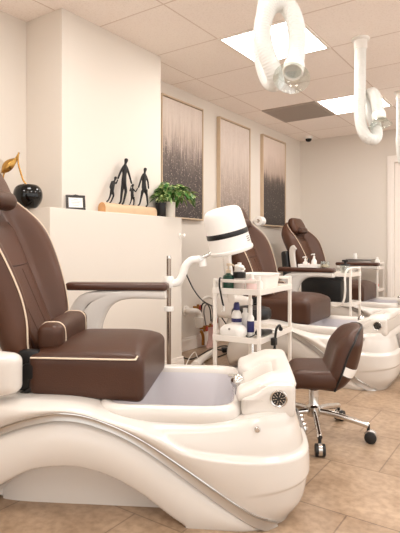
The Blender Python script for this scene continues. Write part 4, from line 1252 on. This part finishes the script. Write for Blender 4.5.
# white hooks on the end of the ledge wall
for px, py, w in ((182.5, 234, 'white coat hook on the ledge wall end, below plant pot'),):
    h0 = WP(px, py, .0)
    t = thing('wall_hook', w, 'hook', (HX, HY1-.03, 1.10), 0)
    obj('plate', box(nb(), 0, .006, -.012, .012, -.025, .02, .002, 1), 'plast', t)
    obj('peg', lathe(nb(), [(.006, 0), (.006, .03), (.014, .034), (.015, .042), (.010, .05), (0, .051)], 18, Matrix.Translation((.004, 0, 0)) @ Matrix.Rotation(R(90), 4, 'Y')), 'plast', t)
t = thing('drain_trap', 'white plastic drain elbow on left wall above baseboard', 'drain pipe', (XL, WP(190, 315).y, 0), 0)
y0 = t.location.y
def lp(px, py, off): 
    v = WP(px, py, off); return Vector((off, v.y-y0, v.z))
obj('wall_flange', lathe(nb(), [(.052, 0), (.052, .01), (.03, .016)], 24, Matrix.Translation(lp(186, 311, 0.0)) @ Matrix.Rotation(R(90), 4, 'Y')), 'pvc', t)
e0 = lp(186, 311, .005)
obj('elbow', tube(nb(), spline([e0, e0+Vector((.06, 0, 0)), e0+Vector((.085, .05, -.005)), e0+Vector((.09, .085, -.03)), e0+Vector((.09, .09, -.08))], 6), .031, 18), 'pvc', t)
obj('trap_cup', lathe(nb(), [(0, -.165), (.03, -.163), (.036, -.15), (.037, -.09), (.044, -.085), (.044, -.065), (.034, -.06)], 24, Matrix.Translation(e0+Vector((.09, .09, 0)))), 'pvc', t)
for k, (px, py) in enumerate(((193.5, 307), (200, 328), (206, 326), (212, 320))):
    v = WP(px, py, 0)
    t = thing('shutoff_valve', ['red handled valve above the white drain elbow', 'left red valve of the lower pair by hanging rag', 'middle red valve above the hanging rag', 'right red valve nearest the bottle trolley'][k], 'valve', (XL, v.y, v.z), 0, 'red shutoff valves on the left wall')
    obj('stub', tube(nb(), [(0, 0, 0), (.06, 0, 0)], .011, 12), 'brass', t)
    bm = nb(); tube(bm, [(.055, 0, -.03), (.055, 0, .03)], .014, 14); obj('valve_body', bm, 'brass', t)
    obj('handle', lathe(nb(), [(0, -.006), (.022, -.006), (.027, 0), (.022, .006), (0, .006)], 16, Matrix.Translation((.085, 0, 0)) @ Matrix.Rotation(R(90), 4, 'Y')), 'red', t)
def line(name, pts, r, m, label, cat='hose', group=None):
    p = [Vector(q) for q in pts]
    return single(name, tube(nb(), spline(p, 8), r, 10), m, label, cat, (0, 0, 0), 0, group)
line('supply_hose', [WP(200, 327, .055), WP(199, 312, .06), WP(202, 300, .07), WP(209, 297, .08), WP(215, 301, .09), WP(218, 312, .1), WP(220, 330, .1)], .012, 'pvc', 'thick white supply hose arching over the red valves')
line('supply_hose', [WP(206, 325, .06), WP(204, 312, .08), WP(206, 305, .1), WP(211, 306, .11), WP(213, 314, .1), WP(212, 322, .06)], .007, 'grey', 'thin grey braided hose arching between two red valves')
line('supply_hose', [WP(211, 321, .06), WP(210, 309, .09), WP(206, 303, .11), WP(202, 305, .1), WP(201, 314, .08), WP(201, 326, .06)], .007, 'black', 'black rubber hose arching between the outer red valves')
line('waste_pipe', [WP(203, 345, .06), WP(203, 336, .06), WP(201, 331, .057)], .016, 'brass', 'short brass pipe stub below the left red valve', 'pipe')
# pink rag hanging from the valves
rg0 = WP(208.5, 332, .075)
bm = nb(); rows = []
for i in range(13):
    q = i/12; row = []
    for j in range(17):
        f = -1+2*j/16
        row.append(Vector((.03+.018*math.sin(f*7+q*2)+.012*math.sin(f*15)*q, f*(.03+.05*q)+.01*math.sin(q*6), .05-.24*q+.035*f*q)))
    rows.append(row)
vf = [[bm.verts.new(p) for p in r] for r in rows]; vb = [[bm.verts.new(p-Vector((.004, 0, 0))) for p in r] for r in rows]
for g in (vf, vb):
    for A, B in zip(g, g[1:]):
        for j in range(16): bm.faces.new((A[j], A[j+1], B[j+1], B[j]))
for i in range(12):
    for j in (0, 16): bm.faces.new((vf[i][j], vf[i+1][j], vb[i+1][j], vb[i][j]))
for i in (0, 12):
    for j in range(16): bm.faces.new((vf[i][j], vf[i][j+1], vb[i][j+1], vb[i][j]))
single('cleaning_rag', bm, 'rag', 'pale pink rag hanging below the red valves', 'rag', tuple(rg0), 0)
# on the floor
def FP(px, py, z=0):
    Z = (CAMH-z)*500/(py-248); x, y = cw((px-200)/500*Z, Z); return Vector((x, y, z))
t = thing('waste_hose', 'white plastic waste pipe lying on floor beneath the red valves', 'pipe', (0, 0, 0))
obj('pipe_run', tube(nb(), spline([FP(196, 365, .035), FP(204, 358, .035), FP(214, 352, .035)], 6), .03, 16), 'pvc', t)
obj('pipe_end', tube(nb(), [FP(195, 366, .035), FP(197.5, 363.5, .035)], .038, 18), 'pvc', t)
line('floor_cable', [FP(183, 357.5, .006), FP(192, 359, .006), FP(203, 353.5, .006), FP(212, 349, .006), FP(222, 350, .006), FP(230, 347, .006)], .006, 'black', 'black cable lying on floor along the baseboard', 'cable')
line('floor_cable', [FP(207, 360, .006), FP(213, 352, .03), FP(219, 347, .04), FP(226, 346, .02), FP(236, 349, .006), FP(228, 353, .006), FP(218, 357, .006)], .006, 'black', 'black cable looped on floor beside the power strip', 'cable')
line('floor_cable', [FP(186, 365, .005), FP(190, 357, .06), FP(195, 352, .08), FP(198, 358, .03), FP(206, 366, .005)], .004, 'plast', 'thin white cable coiled beside the white floor pipe', 'cable')
line('floor_cable', [WP(213, 306, .12), WP(216, 311, .15), WP(222, 318, .18), WP(230, 330, .2), WP(240, 345, .22)], .006, 'black', 'black cable dropping past the right red valve', 'cable')
t = thing('power_adapter', 'black power strip on floor behind the bottle trolley', 'power strip', tuple(FP(231, 352)), TH+.2)
obj('case', box(nb(), -.09, .09, -.03, .03, 0, .045, .008, 2), 'black', t)
obj('rocker_switch', box(nb(), .06, .078, -.012, .012, .0445, .05, .002, 1), 'red', t)
# paper roll holder on the left wall past the second painting
v = WP(262.5, 222, 0)
t = thing('paper_roll', 'white paper roll on wall beside the farthest painting', 'paper roll', (XL, 5.34, v.z), 0)
pm_ = Matrix.Translation((.07, 0, 0)) @ Matrix.Rotation(R(90), 4, 'X') @ Matrix.Rotation(R(0), 4, 'Y')
obj('roll', lathe(nb(), [(.02, -.05), (.055, -.05), (.056, -.046), (.056, .046), (.055, .05), (.02, .05), (.02, -.05)], 32, pm_), 'paper', t)
obj('core', lathe(nb(), [(.0195, -.052), (.0195, .052), (.014, .052), (.014, -.052), (.0195, -.052)], 24, pm_), pm('card_core', (170, 140, 110), .8), t)
obj('bracket', box(nb(), -.003, .07, -.06, .06, -.008, .008, .003, 1), 'plast', t)

# ------------------------------------------------------------------ light, world, camera
w = bpy.data.worlds.new('World'); sc.world = w; w.use_nodes = True
bg = w.node_tree.nodes['Background']; bg.inputs['Color'].default_value = (1, .985, .965, 1); bg.inputs['Strength'].default_value = 1.75
cam = bpy.data.cameras.new('Camera'); co = bpy.data.objects.new('Camera', cam); C.objects.link(co)
co.location = (0, 0, CAMH); co.rotation_euler = (R(90), 0, TH)
cam.sensor_fit = 'HORIZONTAL'; cam.sensor_width = 36; cam.lens = 45; cam.shift_y = -18.5/400
cam.clip_start = .05
sc.camera = co
sc.view_settings.view_transform = 'Standard'; sc.view_settings.look = 'None'; sc.view_settings.gamma = 1
sc.view_settings.exposure = 0.10
sc.view_settings.use_curve_mapping = False
sc.cycles.use_denoising = True
sc.cycles.max_bounces = 10; sc.cycles.diffuse_bounces = 6
